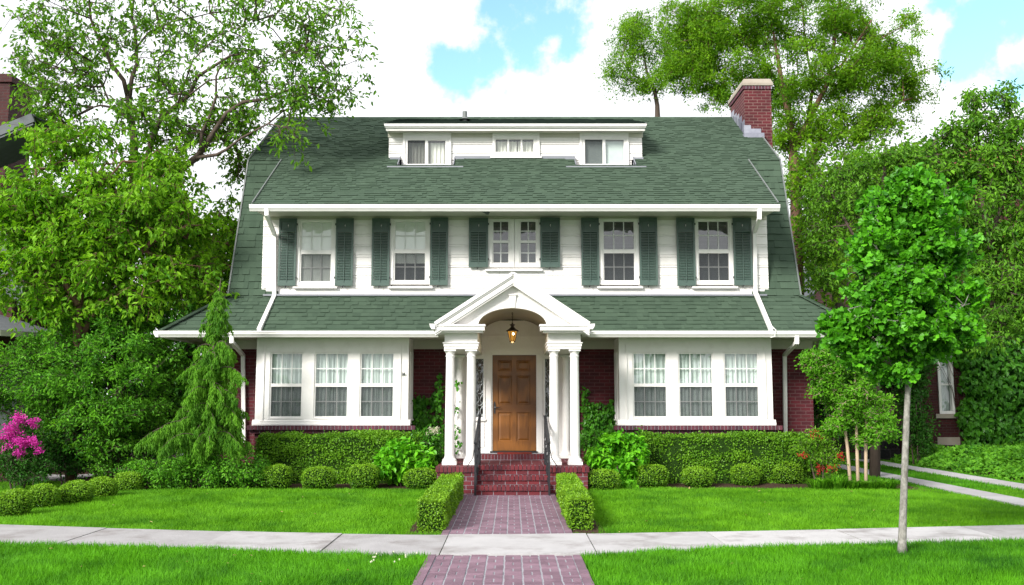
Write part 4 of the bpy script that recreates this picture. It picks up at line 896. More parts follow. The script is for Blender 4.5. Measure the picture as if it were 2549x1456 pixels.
do.box(dx0+.004, dx1-.004, yD+.02, yD+.045, dz0+.004, dz1-.004)
DO = do.build('door', 'oak', house)
q = NM(); hx = P(1231, 1017, yD)[0]; hzz = ZZ(1015, yD); q.prism([(hx-.018, hzz-.115), (hx+.018, hzz-.115), (hx+.022, hzz+.08), (hx+.012, hzz+.12), (hx, hzz+.135), (hx-.012, hzz+.12), (hx-.022, hzz+.08)], 'y', yD-.010, yD+.002)
q.tube([(hx, yD-.005, hzz+.01), (hx, yD-.05, hzz+.01), (hx+.03, yD-.055, hzz+.012), (hx+.08, yD-.055, hzz+.006), (hx+.125, yD-.05, hzz+.016)], [.012, .011, .011, .009, .005], 10); q.tube([(hx, yD-.014, hzz-.085), (hx, yD-.002, hzz-.085)], .013, 12); q.build('door_handle', 'black', DO)
q = NM(); q.box(dx0-.004, dx0+.003, yD-.014, yD+.05, dz0, dz1); q.box(dx1-.003, dx1+.004, yD-.014, yD+.05, dz0, dz1); q.box(dx0+.003, dx1-.003, yD-.014, yD+.05, dz1-.003, dz1+.004); q.box(dx0-.05, dx1+.02, yd-.06, yd+.04, dz0-.028, dz0-.004); q.build('door_gasket', 'black', DO)
# leaded sidelights
for (a, b), lb_ in ((s0, 'left'), (s1, 'right')):
    q = NM(); q.quad((a, yd+.05, sz0), (b, yd+.05, sz0), (b, yd+.05, sz1), (a, yd+.05, sz1)); sdl_ = q.build('sidelight', 'glass', house)
    q = NM(); w2 = (b-a)/2; m = (a+b)/2; hgt = sz1-sz0; k = 5
    for i in range(k):
        zc3 = sz0+hgt*(i+.5)/k; hh = hgt/k/2
        q.tube([(m+w2*.98*math.cos(t), yd+.035, zc3+hh*math.sin(t)) for t in np.linspace(0, 2*math.pi, 21)], .0045, 5, cap=False)
        for sx in (-1, 1): q.tube([(m+sx*w2*(1-.85*math.sin(t)), yd+.037, zc3-hh+2*hh*t/math.pi) for t in np.linspace(0, math.pi, 11)], .0045, 5, cap=False)
    for xx in (a+.006, b-.006): q.bar((xx, yd+.036, sz0), (xx, yd+.036, sz1), .010, .010)
    q.build('lead_tracery', 'lead', sdl_)
# deck, cheek walls and steps in separate bricks ----------------------
def brick_face(nm, x0, x1, Y, z0, z1, first='stretch', side=0):
    z = z0; k = 0; nr = max(1, round((z1-z0)/.073)); rh = (z1-z0)/nr
    while z < z1-.01:
        h = rh; x = x0-(0 if k % 2 else .1)
        while x < x1:
            nm.box(max(x, x0)+.004, min(x+.2, x1)-.002, Y, Y+.05, z+.004, z+h-.004, random.random()); x += .206
        z += rh; k += 1
def rowlock(nm, x0, x1, Y, z0, z1, dp=.21):
    n = max(1, round((x1-x0)/.0735)); w = (x1-x0)/n
    for i in range(n): j = random.uniform(-.002, .002); nm.box(x0+i*w+.006, x0+(i+1)*w-.006, Y+j, Y+dp, z0+.003, z1+j*.5, random.random())
stx0, stx1 = XX(1185, 17.4, 1200), XX(1365, 17.4, 1200)
kx0, kx1 = XX(1084, 17.45, 1165), XX(1467, 17.45, 1165)
bs = NM(); mo = NM(); yk = 17.42
for a, b in ((kx0+.03, stx0), (stx1, kx1-.03)):
    brick_face(bs, a, b, yk, -.05, ZD-.10); mo.box(a+.002, b-.002, yk+.006, 20.2, -.1, ZD-.006)
    y = yk+.06
    for (xs1, sg) in (((a, 1), (b, -1))):
        z = -.05; k = 0
        while z < ZD-.1:
            y = yk+.055-(.1 if k % 2 else 0)
            while y < 20.2: bs.box(xs1-sg*.006, xs1+sg*.04, max(y, yk+.055)+.003, y+.2, z+.004, min(z+.069, ZD-.1), random.random()); y += .206
            z += .073; k += 1
rowlock(bs, kx0, stx0+.0, yk-.03, ZD-.10, ZD); rowlock(bs, stx1, kx1, yk-.03, ZD-.10, ZD)
y = yk+.19
for a, b in ((kx0, stx0), (stx1, kx1)):
    yy = yk+.185
    while yy < 20.0:
        x = a
        while x < b-.02: bs.box(x+.004, min(x+.2, b)-.003, yy+.004, yy+.092, ZD-.03, ZD-random.uniform(0, .003), random.random()*.7); x += .203
        yy += .1
runs = [(17.27, .0, .178), (17.55, .178, .334), (17.83, .334, .50)]
for i, (Y, za, zb3) in enumerate(runs):
    yend = runs[i+1][0]+.05 if i < 2 else 20.2
    mo.box(stx0+.002, stx1-.002, Y+.008, yend, -.1 if i == 0 else za-.02, zb3-.006)
    brick_face(bs, stx0, stx1, Y+.002, za-.0, zb3-.088); rowlock(bs, stx0, stx1, Y-.030, zb3-.085, zb3, .21)
    yy = Y+.19
    while yy < yend-.02 and yy < 19.3:
        x = stx0
        while x < stx1-.02: bs.box(x+.004, min(x+.2, stx1)-.003, yy+.004, yy+.09, zb3-.03, zb3-random.uniform(0, .003), random.random()*.7); x += .203
        yy += .098
# raised threshold tier in front of the door, slightly bowed
tx0, tx1 = XX(1190, 19.5, 1135), XX(1368, 19.5, 1135); nb = 22; zt3 = dz0-.03
for i in range(nb):
    a, b = tx0+(tx1-tx0)*i/nb, tx0+(tx1-tx0)*(i+1)/nb; yy = 19.45+.16*abs((i+.5)/nb*2-1)**2.2; bs.box(a+.004, b-.004, yy, yy+.2, ZD+.003, zt3-.0, random.random()*.6)
    mo.box(a, b, yy+.006, YW-.1, ZD-.004, zt3-.008)
SO = bs.build('front_steps', 'rb', house); mo.build('mortar', 'mortar', SO)
# iron handrails
def rail(px_b, px_t, s):
    n = NM(); xb = XX(px_b, 17.2, 1170); xt = XX(px_t, 18.02, 1100); yb_, yt_ = 17.2, 18.1
    zb_t, zt_t = ZZ(1102, yb_), ZZ(1037, yt_)
    n.bar((xb, yb_, .0), (xb, yb_, zb_t), .036, .036); n.bar((xt, yt_, ZD), (xt, yt_, zt_t), .036, .036)
    n.bar((xb, yb_-.06, zb_t-.005), (xb, yb_+.03, zb_t+.01), .05, .03); n.bar((xb, yb_, zb_t+.005), (xt, yt_-.02, zt_t+.01), .052, .026); n.bar((xt, yt_-.04, zt_t+.01), (xt, yt_+.12, zt_t+.01), .052, .026)
    n.bar((xb, yb_, zb_t-.10), (xt, yt_, zt_t-.10), .02, .012); n.bar((xb, yb_, .12), (xt, yt_, ZD+.12), .03, .014)
    for i in range(1, 8):
        t = i/8; x = xb+(xt-xb)*t; y = yb_+(yt_-yb_)*t; za = .12+ZD*t; zb4 = zb_t+(zt_t-zb_t)*t; zm = (za+zb4)/2
        n.bar((x, y, za), (x, y, zb4), .015, .015)
        if i % 2: n.lathe((x, y, zm), [(.006, -.06), (.02, -.02), (.024, 0), (.02, .02), (.006, .06)], 8)
        else: n.tube([(x, y+.03*math.sin(a), zm+.05*math.cos(a)) for a in np.linspace(0, 2*math.pi, 13)], .005, 5, cap=False)
    n.tube([(xb, yb_+.03, zb_t-.02), (xb+s*.05, 17.32, .66), (xb+s*.155, 17.5, ZD)], .007, 6)
    n.build('handrail', 'black', house)
rail(1183, 1194, -1); rail(1367, 1357, 1)
# lantern on its chain (hangs from the vault: a thing of its own)
LY = 18.7; lc = P(1275.5, 840, LY); zt4 = ZZ(768, LY); lzt, lzb = ZZ(824, LY), ZZ(850, LY); lt_ = thing('hanging_lantern', 'small bronze lantern with amber glass, lit, on a chain in the porch arch', 'lantern', (lc[0], LY, zt4))
q = NM(); z = zt4+.05; k = 0
while z > ZZ(813, LY):
    if k % 2: q.tube([(lc[0]+.011*math.cos(t), LY, z+.02*math.sin(t)) for t in np.linspace(0, 2*math.pi, 11)], .0042, 5, cap=False)
    else: q.tube([(lc[0], LY+.011*math.cos(t), z+.02*math.sin(t)) for t in np.linspace(0, 2*math.pi, 11)], .0042, 5, cap=False)
    z -= .03; k += 1
q.build('chain', 'iron2', lt_)
q = NM(); x, h = lc[0], lzt
q.lathe((x, LY, h), [(.125, -.005), (.12, .008), (.06, .05), (.035, .075), (.028, .10), (.05, .115), (.055, .125), (.02, .14), (.008, .16)], 6)
for i in range(6):
    a = math.pi/3*i; q.bar((x+.092*math.cos(a), LY+.092*math.sin(a), h-.004), (x+.05*math.cos(a), LY+.05*math.sin(a), lzb), .012, .012)
q.lathe((x, LY, lzb), [(.056, .01), (.056, -.008), (.02, -.02), (.004, -.03)], 6); q.build('lantern_frame', 'iron2', lt_)
q = NM(); v = [(x+r*math.cos(math.pi/3*i), LY+r*math.sin(math.pi/3*i), z) for r, z in ((.086, h-.006), (.047, lzb+.01)) for i in range(6)]; q.add(v, [(i, (i+1) % 6, (i+1) % 6+6, i+6) for i in range(6)]); q.build('amber_glass', 'amber', lt_)
q = NM(); q.lathe((x+.018, LY-.075, h-.065), [(.002, -.02), (.018, -.008), (.022, .008), (.012, .025), (.002, .03)], 10); q.build('bulb', 'bulb', lt_, True)
lp_ = bpy.data.lights.new('lantern_light', 'POINT'); lp_.energy = 2; lp_.color = (1, .66, .25); lp_.shadow_soft_size = .05; lo = bpy.data.objects.new('lantern_light', lp_); COL.objects.link(lo); lo.parent = lt_; lo.location = (0, 0, lzb-.08-zt4)
dm = NM(); dm.box(-.3, .4, 19.72, 20.1, zt3-.004, zt3+.014); tag(dm.build('doormat', 'mat'), 'dark red doormat lying in front of the oak front door', 'doormat')

# ================================================================== NEIGHBOURS
L = thing('neighbour_house', 'dark brick house at the left edge behind the trees, with grey overhanging roof', 'house', (-13, 22, 0))
q = NM(); q.box(-19, -11.2, 21.5, 25, -.1, 5.4); q.build('wall', 'brickn', L)
er = P(84, 285, 20.4); q = NM(); slab(q, [(er[0]-9, 20.4, er[2]-.1), (er[0], 20.4, er[2]-.1), (er[0]+.1, 31, er[2]-.1), (er[0]-9, 31, er[2]-.1)], .05)
zt5 = er[2]
q = NM(); q.add([(er[0], 20.3, zt5), (er[0], 31, zt5), (er[0]-3.2, 31, zt5+1.1), (er[0]-3.2, 23.0, zt5+1.1), (er[0]-9, 20.3, zt5-.0), (er[0]-9, 23, zt5+1.1)], [(0, 1, 2, 3), (0, 3, 5, 4)]); 
# sloping gable end: front rake falls to the left
q = NM(); a = P(84, 283, 20.4); b = P(0, 318, 20.4); c = P(-300, 440, 20.4)
slab(q, [c, a, (a[0], 22.2, a[2]), (c[0], 22.2, c[2])], .06); q.build('roof', 'rooft', L)
q = NM(); q.bar((c[0], 20.36, c[2]-.1), (a[0]+.02, 20.36, a[2]-.1), .06, .20); q.bar((c[0], 20.6, c[2]-.24), (a[0]+.02, 20.6, a[2]-.24), .5, .04); q.build('fascia', 'rooft', L)
k0_, k1_ = XX(-60, 22.5, 230), XX(24, 22.5, 230); kz = ZZ(205, 22.5)
q = NM(); q.box(k0_, k1_, 22.5, 23.6, 5, kz); q.box(k0_-.05, k1_+.06, 22.45, 23.65, kz+.001, kz+.14); q.box(k0_, k1_+.0, 22.5, 23.6, kz+.141, kz+.22); q.build('chimney', 'brickn', L)
q = NM(); cxx, cyy = -12.6, 21.6; er2 = P(90, 843, 20.5); r0 = 2.35; v = []
for i in range(19):
    a = math.pi*i/18; 
    for rr, z in ((r0+.3, er2[2]+.02), (r0+.3, er2[2]+.14), (.2, er2[2]+.9)): v.append((cxx-rr*math.cos(a)*1.0, cyy-rr*math.sin(a), z))
q.add(v, [(i*3+j, (i+1)*3+j, (i+1)*3+j+1, i*3+j+1) for i in range(18) for j in (1,)]); q.build('porch_roof', 'rooft', L)
q = NM(); q.add(v, [(i*3, (i+1)*3, (i+1)*3+1, i*3+1) for i in range(18)]); q.build('porch_fascia', 'cream', L)
q = NM(); 
for xx, z0_, z1_ in ((XX(22, 21.45, 400), 3.9, 5.6), (XX(30, 21.45, 600), .9, 2.4)): 
    wdw = NM(); wdw.box(xx-.4, xx+.4, 21.44, 21.5, z0_, z1_); wdw.box(xx-.5, xx-.401, 21.42, 21.5, z0_-.1, z1_+.1); wdw.box(xx+.401, xx+.5, 21.42, 21.5, z0_-.1, z1_+.1); wdw.box(xx-.4, xx+.4, 21.42, 21.46, (z0_+z1_)/2-.03, (z0_+z1_)/2+.03); wdw.build('window', 'blind', L)

RN = thing('neighbour_house', 'ivy-clad brick house at the right edge with white windows', 'house', (15, 27, 0))
ry = 27.0; rx0 = XX(2292, ry, 1000); q = NM(); wx = (XX(2334, ry, 950), XX(2372, ry, 950)); wz = (ZZ(1030, ry), ZZ(885, ry))
q.box(rx0, wx[0], ry, ry+.3, -.1, 8.2); q.box(wx[0], wx[1], ry, ry+.3, -.1, wz[0]); q.box(wx[0], wx[1], ry, ry+.3, wz[1], 8.2); q.box(wx[1], rx0+8, ry, ry+.3, -.1, 8.2); q.box(rx0, rx0+.3, ry+.3, 36, -.1, 8.2); q.build('wall', 'brickn', RN)
q = NM(); q.box(wx[0]-.0, wx[0]+.07, ry-.05, ry+.1, wz[0], wz[1]); q.box(wx[1]-.07, wx[1], ry-.05, ry+.1, wz[0], wz[1]); q.box(wx[0]+.07, wx[1]-.07, ry-.05, ry+.1, wz[1]-.07, wz[1]); q.box(wx[0]+.07, wx[1]-.07, ry-.05, ry+.1, wz[0], wz[0]+.08); q.box(wx[0]+.07, wx[1]-.07, ry-.02, ry+.08, (wz[0]+wz[1])/2-.02, (wz[0]+wz[1])/2+.03); W = q.build('window', 'white', RN)
q = NM(); q.quad((wx[0]+.05, ry+.05, wz[0]), (wx[1]-.05, ry+.05, wz[0]), (wx[1]-.05, ry+.05, wz[1]), (wx[0]+.05, ry+.05, wz[1])); q.build('pane', 'glass', W); q = NM(); folds(q, wx[0], wx[1], ry+.2, wz[0], wz[1], .02, 30); q.build('curtain', 'curt', W)
q = NM(); q.box(wx[0]-.12, wx[1]+.1, ry-.07, ry-.001, wz[0]-.12, wz[0]-.001); q.build('stone_sill', 'stone', RN); q = NM(); q.box(wx[0]-.1, wx[1]+.1, ry-.04, ry-.001, ZZ(1108, ry), ZZ(1088, ry)); q.build('stone_band', 'stone', RN)
q = NM(); slab(q, [(rx0-.6, ry-.5, 8.1), (rx0+9, ry-.5, 8.1), (rx0+9, ry+3.5, 9.9), (rx0+3.0, ry+3.5, 9.9)], .1); slab(q, [(rx0-.6, ry+8, 8.1), (rx0-.6, ry-.5, 8.1), (rx0+3, ry+3.5, 9.9), (rx0+3, ry+5, 9.9)], .1)
M['tile'] = base('red_roof_tile', (.20, .07, .045, 1), (.34, .13, .08, 1), .9, .2, 20, .5); q.build('roof', 'tile', RN)
q = NM(); wx2 = XX(2515, ry, 950); q.box(wx2, wx2+.09, ry-.05, ry+.02, wz[0]-.5, wz[1]+.1); q.box(wx2+.8, wx2+.89, ry-.05, ry+.02, wz[0]-.5, wz[1]+.1); q.box(wx2+.09, wx2+.8, ry-.05, ry+.02, wz[0]-.5, wz[0]-.42); q.box(wx2+.09, wx2+.8, ry-.04, ry+.01, wz[0]+.3, wz[0]+.36)
q.build('window', 'white', RN)
# garage with rough stone base deep between the houses
GA = thing('garage', 'dark garage deep between the two houses', 'garage', (9, 34, 0))
q = NM(); q.box(6.9, 11.3, 34, 34.3, -.1, 3.2); q.build('wall', 'brickn', GA)
M['rock'] = brickm('rough_stone', (.06, .065, .07, 1), (.03, .032, .035, 1), (.10, .10, .10, 1), .42, .27, .02, .02)
q = NM(); gz = ZZ(1072, 28.6); q.box(10.35, 11.75, 28.6, 28.95, -.1, gz); tag(q.build('stone_wall', 'rock'), 'low dark wall of rough stone blocks at the end of the driveway', 'wall')
q = NM(); slab(q, [(6.6, 33.6, 3.1), (11.6, 33.6, 3.1), (11.6, 37, 4.6), (6.6, 37, 4.6)], .1); q.build('roof', 'rooft', GA)
DH = thing('distant_house', 'pale stuccoed house just showing between trees behind the right gable', 'house', (14, 38, 0))
q = NM(); a, b = XX(2085, 36, 720), XX(2260, 36, 720); q.box(a, b, 36, 44, 0, ZZ(705, 36)); q.prism([(a, ZZ(705, 36)), (b, ZZ(705, 36)), ((a+b)/2, ZZ(600, 36))], 'y', 36, 36.3); q.build('wall', 'siding', DH)
q = NM(); zz0, zz1 = ZZ(705, 36), ZZ(598, 36); m_ = (a+b)/2; slab(q, [(a-.4, 35.6, zz0-.2), (m_, 35.6, zz1+.1), (m_, 44, zz1+.1), (a-.4, 44, zz0-.2)], .15); slab(q, [(m_, 35.6, zz1+.1), (b+.4, 35.6, zz0-.2), (b+.4, 44, zz0-.2), (m_, 44, zz1+.1)], .15); q.build('roof', 'rooft', DH)
# ================================================================== VEGETATION
def PP(l, Y, rads):
    """pixel polyline at depth Y (number or list) -> skeleton limb with radii"""
    n = len(l); Ys = Y if hasattr(Y, '__len__') else [Y]*n
    if not hasattr(rads, '__len__'): rads = [rads]
    rads = list(rads) if len(rads) == n else list(np.linspace(rads[0], rads[-1], n))
    return ([P(x, y, yy) for (x, y), yy in zip(l, Ys)], rads)
MASK = []                                # openings in the foliage through which other things show
def project(c):
    a = c[:, 1]*CS+(c[:, 2]-HZ)*SN; b_ = -c[:, 1]*SN+(c[:, 2]-HZ)*CS; return CX+F_*c[:, 0]/a, CY-F_*b_/a
_bp = blob_pts
def blob_pts(bl):
    c = _bp(bl); x, y = project(c); k = np.ones(len(c), bool)
    for (x0, y0, x1, y1) in MASK: k &= ~((x > x0)&(x < x1)&(y > y0)&(y < y1))
    return c[k]
MASK = [(-200, 165, 62, 420), (-100, 780, 75, 870)]
# ---- tall open tree on the left
Y0 = 21.6; b0 = (P(300, 1100, Y0)[0], Y0, 0)
sk = [([b0, P(305, 900, Y0), P(300, 700, Y0), P(320, 560, Y0), P(335, 430, Y0), P(333, 333, Y0), P(318, 241, Y0)], [.30, .24, .22, .20, .17, .14, .11]),
      PP([(318, 241), (308, 200), (277, 159), (261, 123), (241, 87), (226, 46), (223, 5), (215, -60)], np.linspace(21.6, 20.9, 8), (.095, .03)),
      PP([(322, 250), (328, 195), (341, 159), (338, 103), (336, 67), (328, 41), (333, 0), (340, -60)], np.linspace(21.6, 21.9, 8), (.09, .035)),
      PP([(340, 118), (369, 82), (426, 54), (477, 44), (523, 33)], 21.7, (.045, .02)),
      PP([(331, 305), (300, 280), (277, 267), (250, 262), (231, 267)], 21.4, (.07, .03)), PP([(277, 266), (256, 215), (226, 169), (200, 136)], 21.2, (.04, .015)),
      PP([(318, 560), (345, 470), (385, 328), (402, 292), (441, 261), (472, 236), (492, 190), (533, 164), (574, 138), (615, 133)], np.linspace(21.6, 20.6, 10), (.14, .03)),
      PP([(310, 640), (360, 520), (425, 441), (492, 390), (513, 359), (533, 328), (564, 282), (605, 254), (667, 246), (708, 226), (760, 215)], np.linspace(21.6, 20.0, 11), (.17, .025)),
      PP([(500, 375), (502, 330), (518, 300), (538, 241), (538, 190), (555, 150)], 20.8, (.08, .025)),
      PP([(492, 392), (540, 385), (564, 372), (600, 344), (667, 308), (715, 318), (742, 350)], np.linspace(20.7, 19.6, 7), (.07, .012)),
      PP([(472, 236), (520, 200), (600, 190), (680, 150), (760, 120)], 20.6, (.035, .012)), PP([(441, 261), (480, 150), (540, 90), (640, 50)], 21, (.035, .012))]
bl = [(110, 80, 120, 100, 21.2, 1.5, 46), (60, 190, 70, 90, 21.3, 1.2, 30), (240, 50, 120, 90, 21.2, 1.5, 38), (420, 40, 130, 80, 21.6, 1.5, 38), (560, 60, 110, 80, 21, 1.5, 34), (700, 60, 140, 80, 20.8, 1.3, 40), (820, 100, 90, 90, 20.6, 1.2, 30), (840, 200, 65, 60, 20.5, 1, 20),
      (660, 180, 140, 80, 20.6, 1.3, 50), (750, 250, 90, 45, 20.2, 1, 26), (420, 180, 110, 80, 21.2, 1.3, 34), (200, 180, 130, 80, 21.2, 1.3, 44), (560, 300, 110, 80, 21.4, 1.0, 60), (120, 280, 110, 70, 21, 1.3, 40), (330, 300, 110, 80, 21, 1.3, 46), (450, 330, 80, 70, 21, 1.2, 30), (700, 330, 50, 25, 19.8, .6, 8), (600, 400, 50, 80, 22.4, .6, 24), (300, -60, 350, 60, 21.3, 1.5, 50), (700, -50, 250, 50, 21, 1.5, 30)]
bl = [q[:6]+(int(q[6]*1.0),) for q in bl]; sk = [(p, [r*.6 for r in rr]) for p, rr in sk]
tree('shade_tree', 'tall open-crowned tree with dark crooked limbs left of the house, reaching over the roof', 'tree', b0, sk, bl, M['lf_mul2'], ntw=4, tl=.42, nl=6, size=.115, width=.5, shape='oval', droop=.4, gain=.0062, rmin=.008, tw_r=.006)
# ---- dense bright mass under it
Y0 = 19.4; b0 = (P(180, 1100, Y0)[0], Y0, 0)
sk = [([b0, P(190, 900, Y0), P(200, 700, Y0), P(230, 560, Y0), P(250, 450, Y0)], [.10, .09, .08, .06, .04]), PP([(190, 860), (280, 700), (380, 600), (470, 560)], 19.5, (.09, .03)), PP([(195, 760), (120, 620), (80, 500), (90, 420)], 19.3, (.08, .03))]
bl = [(200, 340, 170, 50, 20.2, .9, 26), (390, 390, 70, 50, 20.6, .8, 22), (130, 360, 100, 60, 19.8, .9, 34), (250, 450, 130, 90, 19.6, 1, 70), (90, 480, 120, 110, 19.3, 1, 110), (330, 540, 140, 90, 19.4, 1, 120), (30, 620, 90, 120, 19.3, 1, 80), (180, 600, 150, 100, 19.2, 1, 120), (440, 600, 100, 90, 20.2, .9, 80), (555, 560, 70, 100, 22.3, .7, 50), (310, 690, 160, 90, 19.3, 1, 100), (470, 700, 90, 60, 20, .8, 50), (560, 680, 50, 60, 22.3, .5, 24), (120, 740, 110, 50, 19.3, .9, 44), (440, 480, 70, 60, 19.8, .8, 26), (380, 420, 80, 60, 19.8, .8, 36)]
tree('mulberry_tree', 'bushy bright green tree filling the space beside the left gable', 'tree', b0, sk, bl, M['lf_mul'], bark='barkb', ntw=4, tl=.3, nl=8, size=.105, width=.62, shape='heart', droop=.5, gain=.0055, kp=.3, tw_r=.005)
MASK = []
# ---- dark trees far behind on both sides
def bgtree(px, Y, blobs, label, leaf='lf_bg', size=.17, ntw=4, nl=8):
    b = (P(px, 1100, Y)[0], Y, 0); top = min(q[1] for q in blobs)+40
    tree('background_tree', label, 'tree', b, [([b, P(px, 900, Y), P(px+8, 650, Y), P(px, top+40, Y)], [.22, .19, .14, .05])], blobs, M[leaf], ntw=ntw, tl=.6, nl=nl, size=size, width=.6, shape='kite', group='trees behind the houses', gain=.012)
bgtree(60, 27, [(40, 600, 130, 130, 27, 1.5, 90), (20, 850, 140, 160, 27, 1.5, 90), (120, 740, 100, 160, 27, 1.5, 80), (90, 1020, 150, 130, 26, 1, 90)], 'dark tree behind the azalea at the far left', 'lf_dark')
bgtree(300, 26, [(260, 640, 130, 120, 26, 1.5, 80), (330, 800, 140, 130, 26, 1.5, 90), (260, 980, 160, 160, 26, 1.5, 110), (420, 960, 110, 150, 25, 1.5, 80)], 'dark tree standing behind the big rounded shrub', 'lf_dark')
bgtree(480, 25, [(480, 650, 110, 110, 25, 1.5, 90), (520, 800, 90, 120, 25, 1.5, 90), (490, 1000, 100, 140, 25, 1.5, 90), (400, 560, 70, 60, 25, 1, 30)], 'green tree close behind the weeping conifer')
bgtree(2080, 27, [(2060, 430, 90, 90, 27, 1.6, 70), (2040, 560, 70, 100, 27, 1.6, 70), (2070, 690, 50, 70, 26, 1, 40), (2180, 420, 110, 80, 27, 1.6, 70), (2220, 560, 100, 90, 27, 1.6, 70)], 'leafy tree behind the right gable end', 'lf_loc', .13)
bgtree(2330, 28, [(2300, 450, 110, 90, 28, 1.6, 60), (2360, 620, 120, 120, 28, 1.6, 80), (2240, 740, 90, 90, 28, 1.5, 60), (2330, 800, 130, 100, 28, 1.5, 70)], 'dark tree behind the street tree', 'lf_dark')
bgtree(2200, 33, [(2170, 900, 130, 60, 33, 1, 60), (2300, 950, 120, 70, 33, 1, 60), (2080, 960, 60, 120, 27, 1, 60), (2250, 820, 130, 70, 33, 1, 60)], 'low dark tree beside the garage', 'lf_dark', .2)
# ---- locust behind the chimney
Y0 = 28; b0 = (P(1980, 1000, Y0)[0], Y0, 0)
sk = [([b0, P(1984, 700, Y0), P(1982, 559, Y0), P(1982, 477, Y0), P(1977, 410, Y0), P(1974, 369, Y0), P(1964, 287, Y0), P(1948, 221, Y0), P(1938, 154, Y0), P(1925, 80, Y0)], [.24, .21, .18, .16, .15, .13, .10, .08, .06, .03]),
      PP([(1974, 369), (2000, 328), (2015, 297), (2038, 250), (2061, 205), (2077, 103), (2082, 51), (2090, 0)], 28, (.12, .025)), PP([(2061, 205), (2097, 159), (2138, 97), (2170, 50)], 27.6, (.05, .02)), PP([(2010, 305), (2025, 210), (2012, 150), (2000, 60)], 28.5, (.06, .02)),
      PP([(1976, 385), (1943, 359), (1928, 344), (1900, 300), (1850, 250), (1800, 180)], np.linspace(28, 29.5, 6), (.06, .02)), PP([(1980, 450), (2025, 380), (2046, 344), (2110, 330), (2180, 290), (2250, 250)], np.linspace(28, 27, 6), (.09, .02)), PP([(1950, 230), (1900, 150), (1840, 90), (1790, 40)], 28.5, (.05, .02))]
bl = [(1740, 70, 70, 70, 28.5, 1, 50), (1750, 170, 50, 60, 28.8, 1, 30), (1800, 60, 110, 90, 28.8, 2, 75), (1930, 50, 120, 80, 28.4, 2, 85), (2080, 60, 120, 80, 28, 2, 85), (2190, 130, 90, 90, 27.8, 2, 75), (2265, 215, 60, 45, 27.5, 1.2, 30), (2120, 200, 130, 90, 27.8, 2, 95), (1960, 190, 110, 100, 28, 2, 80), (1830, 170, 110, 60, 28.6, 1.5, 55), (1790, 225, 60, 40, 28.6, 1, 20), (2060, 320, 120, 60, 27.8, 1.5, 70), (2190, 300, 90, 50, 27.6, 1.5, 40), (1960, 330, 50, 60, 28, 1, 25), (2000, 450, 50, 60, 28, 1, 30), (1980, -30, 230, 50, 28.4, 2, 70), (2010, 600, 40, 80, 28.4, 1, 24)]
bl = [q[:6]+(int(q[6]*1.0),) for q in bl]+[(1710, 100, 60, 90, 29.5, 1, 44), (1690, 200, 50, 50, 29.5, 1, 24), (1680, 40, 50, 40, 29, 1, 16)]
tree('locust_tree', 'tall feathery light green tree rising behind the brick chimney', 'tree', b0, sk, bl, M['lf_loc'], bark='barkb', ntw=6, tl=.32, nl=20, size=.095, width=.42, shape='kite', droop=.25, gain=.007, jitter=.07, up=.6)
Y0 = 33; b0 = (P(1640, 1000, Y0)[0], Y0, 0)
sk = [([b0, P(1640, 600, Y0), P(1637, 300, Y0), P(1636, 261, Y0), P(1628, 220, Y0), P(1610, 180, Y0), P(1600, 120, Y0)], [.16, .13, .10, .08, .06, .05, .02]), PP([(1632, 235), (1660, 190), (1680, 130)], 33, (.04, .02)), PP([(1622, 205), (1580, 190), (1545, 150)], 33, (.035, .015))]
bl = [(1560, 100, 55, 50, 33, 1.5, 34), (1640, 110, 60, 60, 33, 1.5, 40), (1550, 180, 45, 30, 33, 1, 20), (1610, 215, 60, 30, 33, 1, 22), (1700, 170, 50, 50, 33, 1, 28), (1590, 60, 40, 25, 33, 1, 16)]
tree('locust_tree', 'slender thin-crowned tree poking up behind the roof ridge left of the chimney', 'tree', b0, sk, bl, M['lf_loc'], bark='bark', ntw=5, tl=.42, nl=18, size=.10, width=.42, shape='kite', droop=.2, gain=.008, jitter=.07)
MASK = [(2085, 630, 2150, 800)]
# ---- trees at the right edge
Y0 = 17.8; b0 = (P(2680, 1000, Y0)[0], Y0, 0)
sk = [([b0, P(2590, 800, Y0), P(2460, 600, Y0), P(2440, 450, Y0), P(2430, 300, Y0), P(2425, 240, Y0)], [.08, .07, .06, .045, .03, .012]), PP([(2462, 620), (2500, 480), (2515, 360), (2512, 260)], 17.6, (.05, .01)), PP([(2465, 680), (2380, 520), (2340, 420), (2325, 350)], 17.9, (.05, .01)), PP([(2470, 760), (2540, 640), (2590, 500), (2600, 350)], 17.5, (.05, .015))]
bl = [(2422, 250, 24, 40, 17.8, .3, 14), (2505, 250, 28, 45, 17.6, .3, 16), (2430, 330, 60, 50, 17.8, .6, 40), (2510, 340, 55, 60, 17.6, .6, 42), (2365, 330, 40, 35, 18, .4, 18), (2340, 400, 60, 50, 18, .6, 34), (2440, 430, 90, 60, 17.8, .8, 60), (2540, 440, 60, 90, 17.6, .8, 50), (2400, 530, 100, 80, 17.8, .9, 70), (2510, 580, 80, 90, 17.7, .9, 70), (2440, 680, 100, 90, 17.7, .9, 76), (2530, 740, 60, 100, 17.6, .8, 56), (2440, 800, 90, 60, 17.7, .8, 50), (2620, 600, 80, 200, 17.6, .9, 60)]
tree('pear_tree', 'glossy dark green tree with spiky top shoots at the right edge', 'tree', b0, sk, bl, M['lf_pear'], ntw=4, tl=.26, nl=9, size=.09, width=.48, shape='oval', droop=.45, gain=.004)
Y0 = 21.5; b0 = (P(2170, 1000, Y0)[0], Y0, 0)
